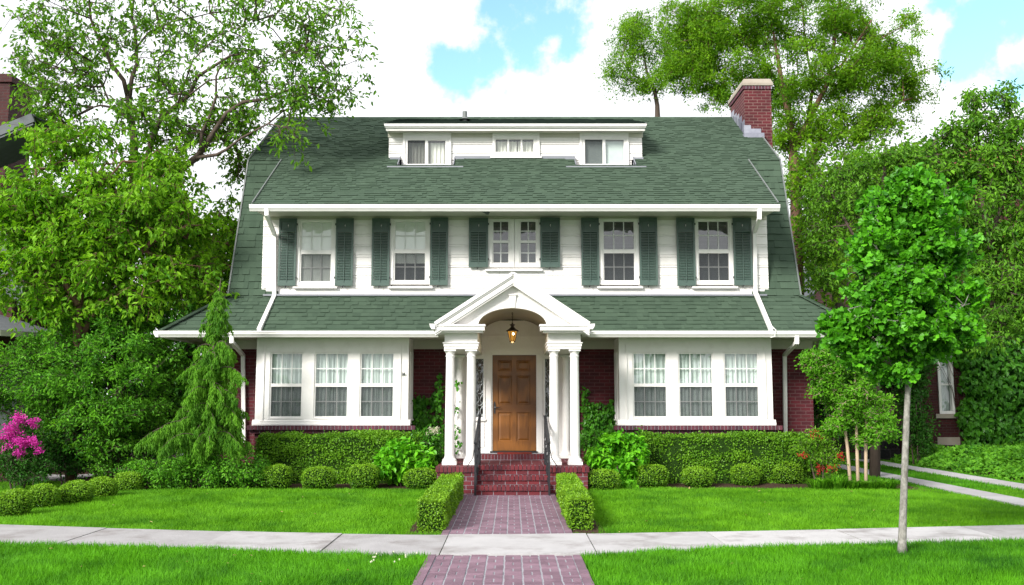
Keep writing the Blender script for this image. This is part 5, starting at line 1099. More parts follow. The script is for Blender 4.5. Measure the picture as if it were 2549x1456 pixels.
sk = [([b0, P(2180, 800, Y0), P(2190, 600, Y0), P(2200, 450, Y0), P(2205, 380, Y0)], [.12, .10, .07, .05, .02]), PP([(2185, 680), (2110, 560), (2070, 480)], 21.5, (.05, .015)), PP([(2190, 620), (2260, 500), (2290, 400)], 21.5, (.05, .015))]
bl = [(2200, 400, 80, 50, 21.5, .8, 50), (2100, 430, 60, 50, 21.6, .8, 36), (2050, 500, 60, 60, 21.8, .7, 36), (2150, 500, 100, 60, 21.5, .9, 56), (2060, 600, 60, 70, 21.8, .6, 36), (2280, 400, 70, 50, 21.5, .8, 40), (2290, 520, 80, 70, 21.5, .8, 44), (2190, 590, 80, 60, 21.5, .8, 40), (2055, 680, 40, 50, 21.8, .5, 18), (2210, 720, 60, 60, 21.5, .8, 34), (2330, 640, 80, 90, 21.5, .8, 50)]
tree('pear_tree', 'olive green tree between the right gable and the street tree', 'tree', b0, sk, bl, M['lf_pear'], ntw=4, tl=.3, nl=9, size=.09, width=.5, shape='oval', droop=.4, gain=.005)
MASK = []
# ---- ginkgo street tree in the verge
Y0 = G(2246, 1376)[1]; b0 = G(2246, 1376)
sk = [([b0[:2]+(-.05,), P(2246, 1350, Y0), P(2248, 1290, Y0), P(2251, 1200, Y0), P(2256, 1060, Y0), P(2262, 930, Y0), P(2267, 800, Y0), P(2272, 650, Y0), P(2276, 500, Y0), P(2276, 430, Y0)], [.062, .047, .041, .038, .034, .030, .024, .018, .011, .005])]
for (x0, y0, x1, y1, dy) in ((2264, 880, 2110, 770, -.3), (2266, 860, 2400, 760, -.2), (2268, 780, 2150, 640, .2), (2270, 760, 2390, 620, .25), (2272, 690, 2180, 540, -.2), (2273, 640, 2350, 500, -.2), (2264, 890, 2230, 800, -.5), (2268, 820, 2330, 720, .45), (2265, 880, 2080, 850, .1)):
    sk.append(PP([(x0, y0), ((x0+x1)/2, (y0+y1)/2+12), (x1, y1)], [Y0, Y0+dy*.6, Y0+dy], (.011, .003)))
bl = [(2278, 450, 55, 35, Y0, .22, 16), (2240, 500, 90, 40, Y0, .3, 30), (2330, 500, 70, 40, Y0, .3, 22), (2260, 560, 130, 50, Y0, .42, 44), (2250, 640, 140, 55, Y0, .5, 52), (2340, 620, 90, 60, Y0, .4, 30), (2250, 720, 140, 55, Y0, .5, 52), (2370, 730, 70, 50, Y0, .35, 24), (2270, 790, 150, 50, Y0, .5, 50), (2150, 800, 80, 40, Y0, .35, 26), (2090, 830, 50, 34, Y0, .25, 14), (2370, 830, 80, 38, Y0, .35, 26), (2180, 880, 90, 34, Y0, .35, 24), (2290, 870, 80, 34, Y0, .35, 16), (2225, 930, 46, 24, Y0-.1, .2, 9), (2110, 880, 34, 26, Y0, .2, 6), (2075, 800, 30, 20, Y0, .2, 5), (2270, 700, 60, 80, Y0-.45, .15, 14), (2290, 820, 70, 40, Y0-.45, .12, 12), (2200, 760, 60, 50, Y0-.4, .12, 10)]
bl = [q[:6]+(int(q[6]*2.6),) for q in bl]
tree('ginkgo_tree', 'young street tree with fan-shaped leaves and slim grey trunk in the verge', 'tree', b0, sk, bl, M['lf_gin'], bark='barkg', ntw=3, tl=.075, nl=8, size=.060, width=1.0, shape='fan', droop=.15, gain=.0016, rmin=.003, jitter=.02, kp=.25, up=.2, tw_r=.0016, spread=1.2)
# ---- multi-stemmed small tree with pale stems
Y0 = 18.0; b0 = (P(2135, 1185, Y0)[0], Y0, 0)
sk = [([(P(a, 1185, Y0)[0], Y0, -.03), P(a+d*.3, 1110, Y0), P(a+d*.7, 1040, Y0), P(a+d, 980, Y0), P(a+d*1.2, 920, Y0)], [.035, .030, .026, .018, .009]) for a, d in ((2117, -26), (2135, -6), (2154, 4))]
bl = [(2070, 900, 60, 40, 18, .4, 30), (2025, 900, 38, 34, 18, .3, 24), (2060, 950, 50, 40, 18, .4, 30), (2100, 1000, 60, 40, 18, .5, 36), (2090, 1060, 50, 24, 17.9, .4, 20), (2190, 1075, 56, 20, 17.9, .4, 24), (2160, 1010, 50, 40, 18, .5, 30), (2130, 930, 60, 50, 18, .5, 36), (2210, 1040, 30, 14, 17.9, .3, 8), (2150, 1100, 30, 10, 17.9, .2, 6)]
tree('crape_myrtle', 'small multi-stemmed tree with pale smooth stems at the right end of the hedge', 'tree', b0, sk, bl, M['lf_myr'], bark='barkp', ntw=5, tl=.13, nl=9, size=.062, width=.6, shape='oval', droop=.1, gain=.002, rmin=.003)

# ---- shrubs on the left
bush('viburnum_shrub', 'large rounded dark green shrub between the azalea and the weeping conifer', 'shrub', (P(270, 1150, 19.6)[0], 19.6, 0),
     [(260, 800, 120, 60, 19.8, .7, 90), (190, 850, 100, 60, 19.6, .8, 70), (340, 830, 100, 80, 19.8, .8, 90), (270, 920, 160, 80, 19.3, 1, 140), (170, 960, 110, 60, 19.2, .9, 90), (370, 930, 80, 90, 19.8, .8, 70), (240, 1030, 100, 50, 19.0, .8, 90), (330, 1040, 90, 50, 19.4, .8, 70), (240, 1110, 70, 25, 19.0, .6, 30), (400, 1030, 60, 60, 20.2, .6, 30), (330, 760, 70, 40, 20, .6, 36), (220, 770, 60, 30, 19.9, .5, 24)], M['lf_shrub'], ntw=5, tl=.2, nl=10, size=.075, width=.5, shape='oval', up=.6)
bush('dark_shrub', 'dark green shrub behind the pink azalea at the left edge', 'shrub', (P(60, 1150, 19.3)[0], 19.3, 0),
     [(50, 900, 110, 60, 19.6, .7, 80), (20, 980, 90, 60, 19.4, .7, 60), (110, 980, 80, 70, 19.4, .7, 60), (120, 1070, 60, 60, 19.3, .5, 50), (10, 1140, 90, 40, 19, .5, 50), (-100, 1000, 100, 120, 19, .7, 60)], M['lf_shrub'], ntw=5, tl=.2, nl=8, size=.06, width=.5, shape='oval')
bush('dark_shrub', 'low shaded shrub under the large rounded shrub', 'shrub', (P(170, 1150, 19.2)[0], 19.2, 0), [(180, 1120, 110, 50, 19.1, .3, 110), (330, 1115, 110, 50, 20.0, .6, 80), (60, 1150, 90, 40, 20.2, .5, 50)], M['lf_dark'], ntw=5, tl=.2, nl=8, size=.07)
az = bush('azalea', 'azalea covered in bright magenta blossom at the left edge', 'shrub', (P(45, 1150, 18.3)[0], 18.3, 0), [(45, 1100, 56, 60, 18.3, .4, 60), (30, 1150, 80, 36, 18.2, .4, 60), (100, 1150, 50, 40, 18.3, .3, 46), (60, 1185, 80, 14, 18.1, .3, 40)], M['lf_dark'], nl=7, size=.05)
fl_ = NM(); cl = blob_pts([(40, 1068, 30, 20, 18.1, .2, 20), (20, 1092, 20, 20, 18, .2, 12), (62, 1100, 22, 18, 18, .2, 12), (50, 1042, 16, 8, 18.1, .12, 7), (78, 1052, 10, 7, 18, .1, 4), (86, 1098, 12, 10, 18, .1, 5), (48, 1128, 12, 10, 18, .1, 5), (94, 1122, 8, 6, 18, .1, 3)])
tufts(None, fl_, cl, 4, .07, 11, .034, .8, 'oval', .2, 0, jitter=.03, spread=1.6); fl_.build('blossom', 'pink', az)
bush('hydrangea', 'lush light green hydrangea left of the porch columns', 'shrub', (P(1012, 1205, 18.35)[0], 18.35, 0.03), [(1008, 1150, 68, 48, 18.4, .4, 100), (1010, 1120, 52, 24, 18.4, .3, 40), (960, 1150, 26, 22, 18.3, .25, 22), (1060, 1150, 26, 30, 18.3, .25, 24)], M['lf_hyd'], ntw=3, tl=.08, nl=5, size=.105, width=.78, shape='heart', up=1.0, droop=.25, spread=.8)
bush('hydrangea', 'lush light green hydrangea right of the porch columns', 'shrub', (P(1535, 1200, 18.35)[0], 18.35, 0.03), [(1535, 1145, 70, 52, 18.4, .4, 110), (1545, 1105, 50, 22, 18.4, .3, 36), (1490, 1140, 28, 26, 18.3, .25, 24), (1590, 1130, 24, 30, 18.3, .25, 20), (1540, 1190, 40, 22, 18.2, .2, 24)], M['lf_hyd'], ntw=3, tl=.08, nl=5, size=.105, width=.78, shape='heart', up=1.0, droop=.25, spread=.8)
wf = bush('flowering_shrub', 'shrub with a creamy white flower head beside the left porch columns', 'shrub', (P(1075, 1170, 18.8)[0], 18.8, 0.03), [(1075, 1120, 34, 50, 18.9, .35, 60), (1050, 1090, 26, 20, 19.0, .2, 16)], M['lf_ivy'], ntw=4, tl=.1, nl=6, size=.06, shape='oval')
fl_ = NM(); tufts(None, fl_, blob_pts([(1085, 1072, 14, 5, 18.75, .1, 12), (1066, 1078, 5, 4, 18.8, .05, 3)]), 4, .04, 8, .024, .8, 'oval', .2, 0, jitter=.015); fl_.build('blossom', 'petal', wf)
bush('evergreen_shrub', 'low spreading shrub with tiny leaves under the weeping conifer', 'shrub', (P(480, 1200, 17.9)[0], 17.9, 0.03),
     [(420, 1178, 90, 34, 17.85, .35, 150), (560, 1178, 90, 36, 17.85, .35, 150), (345, 1175, 50, 24, 18.2, .3, 50), (625, 1180, 40, 34, 18.0, .3, 60), (480, 1160, 60, 24, 17.8, .2, 50)], M['lf_shrub'], ntw=4, tl=.12, nl=10, size=.05, shape='oval')
bush('evergreen_shrub', 'small leafy shrub at the left end of the planting, beside the row of balls', 'shrub', (P(290, 1185, 19)[0], 19, 0.0), [(270, 1170, 50, 14, 19, .3, 40), (330, 1160, 40, 18, 19.3, .3, 30)], M['lf_shrub'], ntw=4, tl=.1, nl=7, size=.05)
rd = bush('pieris_shrub', 'red-tipped shrub at the right end of the long hedge', 'shrub', (P(2045, 1190, 18.2)[0], 18.2, 0.03), [(2040, 1110, 46, 40, 18.3, .35, 70), (2050, 1150, 50, 30, 18.2, .3, 50), (2000, 1120, 20, 30, 18.2, .2, 16)], M['lf_hedge'], ntw=4, tl=.12, nl=8, size=.055, width=.4, shape='oval')
fl_ = NM(); tufts(None, fl_, blob_pts([(2000, 1135, 10, 6, 18.0, .08, 4), (2040, 1168, 44, 9, 18.0, .15, 10), (2030, 1090, 28, 16, 18.1, .1, 4), (2070, 1070, 20, 12, 18.2, .1, 4), (2085, 1130, 12, 30, 18.0, .1, 4)]), 2, .05, 5, .045, .4, 'oval', .2, 0, jitter=.02); fl_.build('red_foliage', 'lf_red', rd)

# ---- weeping conifer
def weeping():
    Y0 = 17.9; cx = 540; b = (P(520, 1190, Y0)[0], Y0, 0); t = thing('weeping_conifer', 'weeping conifer with drooping sprays in front of the left bay corner', 'tree', b); w = NM(); lv = NM()
    trunk = [b, P(522, 1050, Y0), P(527, 950, Y0), P(533, 860, Y0), P(540, 780, Y0), P(547, 715, Y0), P(550, 692, Y0)]; w.tube(trunk, [.05, .04, .034, .026, .02, .012, .004], 8)
    ty = np.array([1190, 1050, 950, 860, 780, 715, 692])[::-1]; tx = np.array([520, 522, 527, 533, 540, 547, 550])[::-1]
    S = []
    for y, ext, nb_ in ((728, 16, 4), (748, 26, 5), (772, 36, 6), (798, 44, 6), (822, 26, 4), (866, 78, 6), (892, 62, 6), (918, 98, 7), (950, 84, 7), (978, 106, 8), (1008, 96, 8), (1038, 112, 8), (1062, 100, 8), (1088, 128, 9), (1104, 150, 8)):
        a0 = random.random()*6; ext *= .84 if y < 1080 else .98
        for k in range(nb_):
            a = a0+2*math.pi*k/nb_+random.uniform(-.3, .3); e_ = ext*random.uniform(.62, 1.12)
            if y > 1080 and math.cos(a) < -.6: e_ = ext*random.uniform(1.1, 1.35)
            if y > 1080 and math.cos(a) > .3: e_ = min(e_, 105)
            x0 = np.interp(y, ty, tx); n = 8; pts = []; yy0 = y+random.uniform(-8, 8); up_ = random.uniform(.10, .34)
            for i in range(n):
                u = i/(n-1); yy = yy0-e_*up_*math.sin(u*math.pi*.8)+e_*.16*u**2+6*u; pts.append(P(x0+e_*math.cos(a)*u, yy, Y0-e_*Y0/F_*math.sin(a)*u*.8))
            w.tube(pts, np.linspace(.012, .003, n), 4); tb = random.random()
            for i in range(max(6, int(e_/2.8))):
                u = random.uniform(.05, 1.04)**.7; j = min(n-2, int(u*(n-1))); f_ = u*(n-1)-j; p_, c = np.array(pts[j]), np.array(pts[j+1])
                S.append(np.concatenate([p_+(c-p_)*f_, [random.uniform(.09, .38)*(1-.5*max(0, u-.8)/.2)*min(1, .4+e_/70), tb]]))
    S = np.array(S); n = len(S); m = 26; u = rng.random((n, m)); sway = rng.normal(size=(n, 1, 2))*.05
    pos = S[:, None, :3]+np.concatenate([sway*u[..., None], -(S[:, 3][:, None]*u)[..., None]], 2)+rng.normal(size=(n, m, 3))*np.array([.012, .014, .008])
    dd = np.concatenate([sway*.8+rng.normal(size=(n, m, 2))*.28, -np.ones((n, m, 1))], 2).reshape(-1, 3); N = n*m
    tn = .35*np.repeat(rng.random(n), m)+.38*np.repeat(S[:, 4], m)+.2*rng.random(N)+.12*(1-u.ravel())
    put_leaves(lv, pos.reshape(-1, 3), dd, rnd_dirs(N)+np.array([0, -.8, .5]), .075*(.6+.7*rng.random(N)), .24, 'kite', tn)
    w.build('trunk', 'bark', t, True); lv.build('foliage', 'lf_con', t)
weeping()

# ---- clipped plants
GL = 'row of clipped box balls along the left side of the lawn'
def clip_ball(c, rx, ry, rz, label, group, p=2.5, n=3400, leaf=.027, brown=0, name='box_ball'):
    t = thing(name, label, 'shrub', (c[0], c[1], 0), group); d = rnd_dirs(n); r = (np.abs(d)**p).sum(1)**(-1/p); q = d*r[:, None]
    nrm = unit(np.sign(d)*np.abs(q)**(p-1)); wob = 1+.05*np.sin(q[:, 0]*5+c[0]*7)*np.sin(q[:, 2]*6+c[1]*5)+rng.normal(size=n)*.03-(rng.random(n)**4)*.12
    pos = np.array(c)+q*wob[:, None]*np.array([rx, ry, rz]); lv = NM(); big = vnoise(q[:, 0]*2+9, q[:, 2]*2+q[:, 1]+9, 3, 4)
    put_leaves(lv, pos, nrm*.5+rnd_dirs(n), nrm+rnd_dirs(n)*.75, leaf*(.7+.6*rng.random(n)), .7, 'kite', .30*big+.45*rng.random(n)+.02+.22*np.clip(q[:, 2], -1, 1))  # lit tops and shaded undersides put into the leaf tone by height
    lv.build('foliage', 'lf_box', t); co = NM(); v = []; f = []
    for i in range(9):
        for j in range(14):
            a = math.pi*(i+.0)/8; b = 2*math.pi*j/14; dd = np.array([math.sin(a)*math.cos(b), math.sin(a)*math.sin(b), math.cos(a)]); rr = (np.abs(dd)**p).sum()**(-1/p); v.append(np.array(c)+dd*rr*.88*np.array([rx, ry, rz]))
    f = [(i*14+j, (i+1)*14+j, (i+1)*14+(j+1) % 14, i*14+(j+1) % 14) for i in range(8) for j in range(14)]; co.add(v, f)
    co.box(c[0]-.02, c[0]+.02, c[1]-.02, c[1]+.02, -.03, c[2]); co.build('stems', 'core', t); return t
def ballpx(px, top, bot, w, label, group, gz=.02, p=2.5, n=3400, leaf=.027):
    g_ = G(px, bot, gz); w *= .98 if group == GL else 1; Y = g_[1]+w/2*g_[1]/F_*.8; x = XX(px, Y, bot); zt_ = ZZ(top, Y); rx = w/2*Y/F_; rz = (zt_-gz)/2; clip_ball((x, Y, gz+rz), rx, rx, rz, label, group, p, n, leaf)
GB = 'clipped box balls in front of the hedges'
for px_, tp_, bt_, w_, lb_ in ((688, 1159, 1217, 68, 'clipped box ball in front of the left hedge, farthest from the porch'), (793, 1164, 1220, 78, 'flattish clipped box ball under the middle window of the left bay'), (905, 1157, 1218, 70, 'clipped box ball just left of the left hydrangea'), (1050, 1167, 1220, 86, 'wide clipped box ball between the left hydrangea and the porch'),
                               (1502, 1170, 1222, 78, 'squarish clipped box ball between the porch and the right hydrangea'), (1623, 1158, 1215, 74, 'clipped box ball just right of the right hydrangea'), (1737, 1163, 1214, 74, 'low clipped box ball under the middle window of the right bay'), (1856, 1157, 1211, 66, 'upright clipped box ball under the right end of the right bay'), (1959, 1150, 1208, 72, 'tallest clipped box ball, beside the red-tipped shrub')):
    ballpx(px_, tp_, bt_, w_, lb_, GB, .075, 2.3+random.random()*1.2)
GL = 'row of clipped box balls along the left side of the lawn'
for px_, tp_, bt_, w_, lb_ in ((32, 1219, 1291, 82, 'browning clipped box shrub at the left edge, nearest the pavement'), (105, 1206, 1271, 76, 'second clipped box ball from the pavement on the left'), (187, 1198, 1262, 80, 'third clipped box ball from the pavement on the left'), (252, 1189, 1248, 70, 'fourth clipped box ball from the pavement on the left'), (318, 1176, 1233, 70, 'clipped box ball farthest from the pavement on the left')):
    ballpx(px_, tp_, bt_, w_, lb_, GL, .0, 2.25, 4200, .026)
def clip_box(corners, h, label, name, leafmat, dens=3600, leaf=.027, group=None, rough=.02, zb=0, core=.035, tonefn=None):
    """corners: ground outline (x,y) counter-clockwise seen from above; leaves cover the sides and the top"""
    C = np.array(corners, float); cen = C.mean(0); t = thing(name, label, 'hedge', (cen[0], cen[1], 0), group); lv = NM(); P_, N_ = [], []
    for i in range(len(C)):
        a, b = C[i], C[(i+1) % len(C)]; L = np.linalg.norm(b-a); n = int(L*h*dens); u = rng.random((n, 1)); q = a+(b-a)*u; z = rng.random(n)*h; nr = np.array([(b-a)[1], -(b-a)[0]])/L
        P_.append(np.column_stack([q, z])); N_.append(np.tile([nr[0], nr[1], 0.0], (n, 1)))
    A = .5*abs(sum(C[i][0]*C[(i+1) % len(C)][1]-C[(i+1) % len(C)][0]*C[i][1] for i in range(len(C)))); n = int(A*dens)
    u, v = rng.random((n, 1)), rng.random((n, 1)); q = (C[0]*(1-u)+C[1]*u)*(1-v)+(C[3]*(1-u)+C[2]*u)*v; P_.append(np.column_stack([q, np.full(n, h)])); N_.append(np.tile([0, 0, 1.], (n, 1)))
    p = np.concatenate(P_); nn = np.concatenate(N_); k = len(p); bump = (vnoise(p[:, 0]+p[:, 1]*.7+50, p[:, 2]*2+p[:, 1]*.3+50, 3.2, 8)-.5)*rough*2.5
    # soften the arrises
    e = np.clip((p[:, 2]-(h-.06))/.06, 0, 1)*(nn[:, 2] < .5); p = p+nn*(bump+rng.normal(size=k)*rough*.6-rng.random(k)**3*rough*2)[:, None]; p[:, :2] += (cen-p[:, :2])*(e*.05/np.maximum(np.linalg.norm(cen-p[:, :2], axis=1), .3))[:, None]
    p[:, 2] += zb; tn = .35*vnoise(p[:, 0]*1.0+20, p[:, 2]*2+p[:, 1]+20, 2.5, 9)+.5*rng.random(k)+.1
    put_leaves(lv, p, nn*.5+rnd_dirs(k), nn+rnd_dirs(k)*.75, leaf*(.7+.6*rng.random(k)), .7, 'kite', tn); lv.build('foliage', leafmat, t)
    co = NM(); D = cen-C; ln = np.linalg.norm(D, axis=1, keepdims=True); I = C+D/ln*core*1.4; co.prism([tuple(x) for x in I], 'z', -.02, h-core+zb); co.build('stems', 'core', t); return t
a, b, c_, d_ = G(1047, 1322), G(1113, 1322), G(1150, 1236), G(1115, 1236)
zt6 = ZZ(1262, G(1047, 1322)[1])
clip_box([(-1.19, 12.5), (-.87, 12.5), (-.86, 16.95), (-1.2, 16.95)], .40, 'low clipped box hedge along the left side of the brick path', 'box_hedge', 'lf_box', 4200, .026, 'low hedges flanking the brick path', .016)
clip_box([(.74, 12.7), (1.03, 12.7), (1.10, 16.95), (.78, 16.95)], .40, 'low clipped box hedge along the right side of the brick path', 'box_hedge', 'lf_box', 4200, .026, 'low hedges flanking the brick path', .016)
hz1 = ZZ(1084, 18.9)
clip_box([(XX(640, 18.7, 1150), 18.72), (XX(1050, 18.7, 1150), 18.72), (XX(1050, 18.7, 1150), 19.22), (XX(640, 18.7, 1150), 19.22)], hz1, 'waist-high hedge under the left bay', 'hedge', 'lf_hedge', 5600, .038, 'long hedges under the bays', .045)
clip_box([(XX(1600, 18.7, 1150), 18.75), (XX(2000, 18.7, 1150), 18.75), (XX(2040, 18.9, 1150), 19.25), (XX(1600, 18.7, 1150), 19.25)], hz1, 'waist-high hedge under the right bay', 'hedge', 'lf_hedge', 5600, .038, 'long hedges under the bays', .045)
# ---- ivy and creepers
def creeper(name, label, cat, blobs, Y, n, size, mat='lf_ivy', deep=.08, kind=None, base_z=0):
    cs = []; 
    for (px, py, rx, ry, k) in blobs:
        u = rnd_dirs(k)*(rng.random((k, 1))**.5); cs.append(np.array([P(px+a*rx, py+b_*ry, Y) for a, b_ in u[:, :2]]))
    c = np.concatenate(cs); c[:, 2] = np.maximum(c[:, 2], .05); t = thing(name, label, cat, (c[:, 0].mean(), Y, 0)); lv = NM(); w = NM(); N = len(c)*n
    pos = np.repeat(c, n, 0)+rng.normal(size=(N, 3))*np.array([.05, .03, .05]); pos[:, 1] = Y-np.abs(rng.normal(size=N))*deep
    put_leaves(lv, pos, rng.normal(size=(N, 3))*.6+np.array([0, -.3, -1]), rnd_dirs(N)*.5+np.array([0, -1, .5]), size*(.6+.7*rng.random(N)), .85, 'heart', .5*np.repeat(rng.random(len(c)), n)+.5*rng.random(N))
    x0 = c[:, 0].mean()
    for q in c[::6]: w.tube([(x0+(q[0]-x0)*.5, Y-.015, 0), (q[0]*.6+x0*.4+random.uniform(-.1, .1), Y-.015, q[2]*.55), tuple(q-np.array([0, .015, 0]))], [.008, .006, .003], 4)
    w.build('stems', 'bark', t); lv.build('leaves', mat, t); return t
creeper('ivy', 'ivy climbing the brick wall between the left bay and the porch', 'climbing plant', [(1062, 1060, 50, 40, 60), (1050, 1000, 34, 24, 16), (1090, 1010, 14, 50, 22), (1040, 1030, 20, 30, 14), (1095, 950, 6, 20, 3)], 20.27, 8, .075)
creeper('ivy', 'ivy climbing the brick wall between the porch and the right bay', 'climbing plant', [(1488, 1060, 44, 44, 70), (1470, 1020, 24, 20, 16), (1520, 1030, 14, 24, 12), (1455, 980, 4, 22, 3), (1512, 1005, 10, 8, 3)], 20.27, 8, .075)
creeper('ivy', 'thin creeper climbing the rear column left of the door', 'climbing plant', [(1137, 960, 3, 10, 3), (1136, 1020, 3, 20, 4), (1136, 1080, 3, 30, 6), (1140, 1110, 7, 8, 3)], 19.93, 5, .06)
creeper('ivy', 'thick ivy covering the brick house at the right edge', 'climbing plant', [(2470, 950, 90, 100, 300), (2480, 1070, 100, 50, 220), (2410, 1050, 34, 70, 90), (2580, 980, 80, 150, 200), (2400, 890, 26, 30, 24), (2450, 830, 110, 60, 140), (2330, 820, 50, 50, 50)], 26.95, 10, .13, deep=.3)
bush('foundation_shrub', 'leafy shrub at the foot of the wall left of the porch', 'shrub', (P(1060, 1180, 19.7)[0], 19.7, 0.03), [(1062, 1110, 40, 26, 19.7, .2, 50)], M['lf_ivy'], ntw=4, tl=.1, nl=7, size=.06, shape='heart')
bush('foundation_shrub', 'leafy shrub at the foot of the wall right of the porch', 'shrub', (P(1490, 1180, 19.7)[0], 19.7, 0.03), [(1475, 1100, 36, 40, 19.6, .2, 60), (1530, 1090, 50, 20, 19.5, .2, 44), (1590, 1088, 30, 14, 19.4, .2, 20)], M['lf_ivy'], ntw=4, tl=.1, nl=7, size=.06, shape='heart')
# ground cover ivy beside the driveway (nobody could count it)
gc = NM(); n = 60000; x = rng.uniform(10.3, 20, n); y = rng.uniform(19.3, 26.8, n); left = 10.45+.08*np.sin(y*3)+np.clip(21-y, 0, 2)*.25; k = (x > left)&(x < .56*y+1.2)&(y > 19.7+.15*np.sin(x*4)-.25*(x-10.5)); x, y, left = x[k], y[k], left[k]; n = len(x)
hgt = .10+.34*np.clip((x-left)*1.2, 0, 1)*(.6+.8*vnoise(x+30, y+30, 1.6, 3)); pos = np.stack([x, y, hgt-rng.random(n)**2*.12], 1)
put_leaves(gc, pos, rng.normal(size=(n, 3))*.8+np.array([0, -.6, -.2]), rnd_dirs(n)*.5+np.array([0, -.5, 1]), .085*(.6+.7*rng.random(n)), .85, 'heart', .6*rng.random(n)+.4*vnoise(x+9, y+9, 2.5, 5))
setting(gc.build('ivy_ground_cover', 'lf_shrub'), 'stuff', 'low ivy ground cover beside the driveway', 'ground cover')
bush('dark_shrub', 'shaded evergreen between the driveway and the brick house on the right', 'shrub', (P(2280, 1100, 25.6)[0], 25.6, 0), [(2270, 980, 36, 90, 26, .5, 110), (2285, 1070, 30, 50, 25.6, .4, 60), (2230, 950, 50, 60, 27, .5, 80), (2285, 890, 34, 60, 26, .5, 60)], M['lf_dark'], ntw=5, tl=.2, nl=8, size=.08)
bush('dark_shrub', 'shaded evergreen beside the brick corner of the white house on the right', 'shrub', (P(2060, 1100, 21)[0], 21, 0), [(2050, 1000, 34, 110, 21.3, .4, 90), (2100, 1060, 50, 50, 22, .4, 60)], M['lf_dark'], ntw=5, tl=.2, nl=8, size=.07)
# ---- strappy tufts in front of the small tree
for i, (px_, py_, lb_) in enumerate(((2040, 1204, 'grassy tuft beside the tallest box ball'), (2085, 1206, 'grassy tuft in front of the red-tipped shrub'), (2125, 1210, 'grassy tuft in front of the pale stems'), (2165, 1210, 'grassy tuft right of the pale stems'), (2205, 1208, 'grassy tuft at the right end of the border, beside the driveway'))):
    b = (XX(px_, 17.75, 1200), 17.75, .04); t = thing('lily_turf', lb_, 'plant', b, 'grassy tufts edging the right border'); lv = NM(); n = int(random.uniform(260, 420)); ts_ = random.uniform(.6, 1.15)
    for seg in range(1): 
        a = rng.uniform(0, 2*np.pi, n); r = rng.random(n)*.10; st_ = np.stack([b[0]+r*np.cos(a)*1.6, b[1]+r*np.sin(a), np.full(n, .03)], 1); out = np.stack([np.cos(a), np.sin(a), np.zeros(n)], 1); h = (.16+.20*rng.random(n))*ts_; sp = .10+.24*rng.random(n)
        p0 = st_; p1 = st_+out*(sp*.4)[:, None]+np.array([0, 0, 1])*h[:, None]*.75; p2 = st_+out*(sp*1.0)[:, None]+np.array([0, 0, 1])*h[:, None]*.85; sd_ = np.stack([-out[:, 1], out[:, 0], out[:, 2]], 1)*.007
        v = np.stack([p0-sd_, p0+sd_, p1-sd_, p1+sd_, p2], 1).reshape(-1, 3); o = (np.arange(n)*5)[:, None]; tt = rng.random(n); lv.add(v, np.array([[0, 1, 3, 2]])+o, tt); lv.F.append(((np.array([[2, 3, 4]])+o)+lv.n-len(v), tt))
    lv.build('blades', 'lf_myr', t)
# ================================================================== SKY AND LIGHT
w = bpy.data.worlds.new('World'); SC.world = w; w.use_nodes = True; t = w.node_tree; t.nodes.clear()
def wn(k, **kw):
    n = t.nodes.new(k)
    for a, b in kw.items(): setattr(n, a, b)
    return n
def wm(op, a, b=None, c=None, clamp=False):
    n = wn('ShaderNodeMath', operation=op, use_clamp=clamp)
    for i, v in enumerate((a, b, c)):
        if v is None: continue
        if hasattr(v, 'is_linked'): t.links.new(v, n.inputs[i])
        else: n.inputs[i].default_value = v
    return n.outputs[0]
SUN_EL, SUN_AZ = R(30), R(-38)           # sun in front of the house, to the left (behind the camera)
sdir = Vector((math.sin(SUN_AZ)*math.cos(SUN_EL), -math.cos(SUN_AZ)*math.cos(SUN_EL), math.sin(SUN_EL)))
sky = wn('ShaderNodeTexSky', sky_type='NISHITA'); sky.sun_disc = False; sky.sun_elevation = SUN_EL; sky.sun_rotation = math.atan2(sdir.x, sdir.y); sky.air_density = 1.0; sky.dust_density = .3; sky.ozone_density = 1.0
b1 = wn('ShaderNodeBackground'); vm = wn('ShaderNodeVectorMath', operation='MULTIPLY'); t.links.new(sky.outputs[0], vm.inputs[0]); vm.inputs[1].default_value = (.92, 1.10, 1.0); t.links.new(vm.outputs[0], b1.inputs[0]); b1.inputs[1].default_value = .14
tc = wn('ShaderNodeTexCoord'); vec = tc.outputs['Generated']
no = wn('ShaderNodeTexNoise'); no.inputs['Scale'].default_value = 13; no.inputs['Detail'].default_value = 8; no.inputs['Roughness'].default_value = .6; t.links.new(vec, no.inputs['Vector'])
n2 = wn('ShaderNodeTexNoise'); n2.inputs['Scale'].default_value = 2.2; n2.inputs['Detail'].default_value = 5; t.links.new(vec, n2.inputs['Vector'])
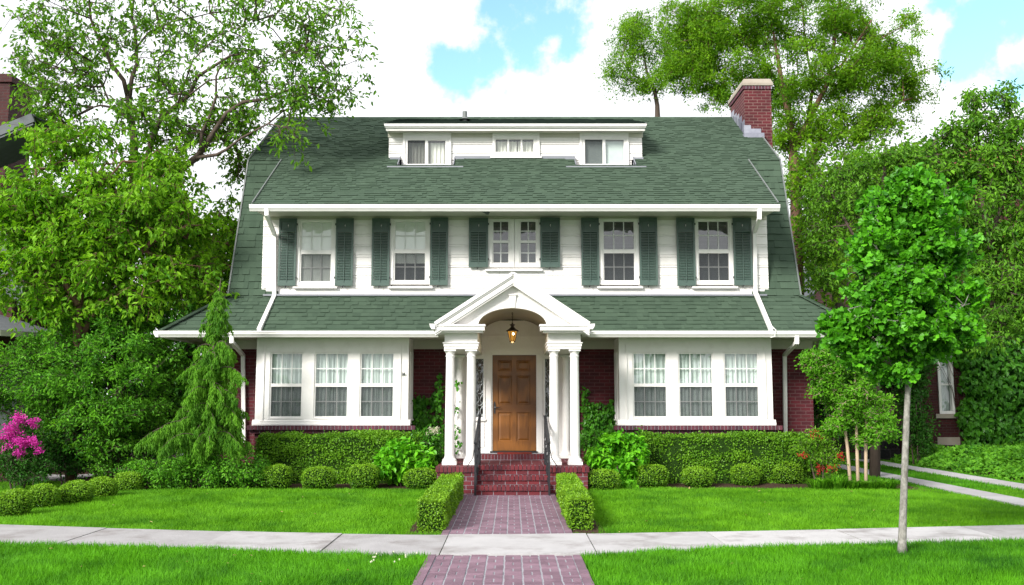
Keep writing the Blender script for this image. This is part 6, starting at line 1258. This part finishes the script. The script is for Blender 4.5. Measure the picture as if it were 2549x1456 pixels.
# openings in the cloud deck, each a direction and an angular radius
acc = None
for (x, y, r) in ((1330, 0, 190), (1330, 70, 180), (1370, 60, 110), (1220, 140, 90), (1130, 170, 75), (1410, 120, 60), (2330, 0, 130), (2430, 60, 120), (2560, -10, 170), (2400, 130, 70), (2700, 60, 200), (3300, -300, 500), (300, -900, 500), (-1500, -200, 500)):
    d = unit(np.array(ray(x, y))[None])[0]; a = r/F_
    dp = wn('ShaderNodeVectorMath', operation='DOT_PRODUCT'); t.links.new(vec, dp.inputs[0]); dp.inputs[1].default_value = tuple(d)
    ang = wm('ARCCOSINE', wm('MINIMUM', dp.outputs['Value'], .99999)); v = wm('SUBTRACT', 1.0, wm('DIVIDE', ang, a))
    acc = v if acc is None else wm('MAXIMUM', acc, v)
m = wm('MULTIPLY_ADD', wm('SUBTRACT', no.outputs[0], .53), 3.4, acc)
mr = wn('ShaderNodeMapRange'); mr.interpolation_type = 'SMOOTHSTEP'; t.links.new(m, mr.inputs[0]); mr.inputs[1].default_value = -.05; mr.inputs[2].default_value = .55
cr = wn('ShaderNodeMapRange'); t.links.new(n2.outputs[0], cr.inputs[0]); cr.inputs[1].default_value = .35; cr.inputs[2].default_value = .65; cr.inputs[3].default_value = .46; cr.inputs[4].default_value = .76
cl = wn('ShaderNodeCombineColor'); 
for i, k in enumerate((.95, .965, 1.0)): t.links.new(wm('MULTIPLY', cr.outputs[0], k), cl.inputs[i])
b2 = wn('ShaderNodeBackground'); t.links.new(cl.outputs[0], b2.inputs[0]); b2.inputs[1].default_value = 1.0
mx = wn('ShaderNodeMixShader'); t.links.new(mr.outputs[0], mx.inputs[0]); t.links.new(b2.outputs[0], mx.inputs[1]); t.links.new(b1.outputs[0], mx.inputs[2])
ow = wn('ShaderNodeOutputWorld'); t.links.new(mx.outputs[0], ow.inputs[0])
sl = bpy.data.lights.new('sun', 'SUN'); sl.energy = 2.9; sl.angle = R(17); sl.color = (1, .96, .90); so = bpy.data.objects.new('sun', sl); COL.objects.link(so); so.rotation_euler = (-sdir).to_track_quat('-Z', 'Y').to_euler()
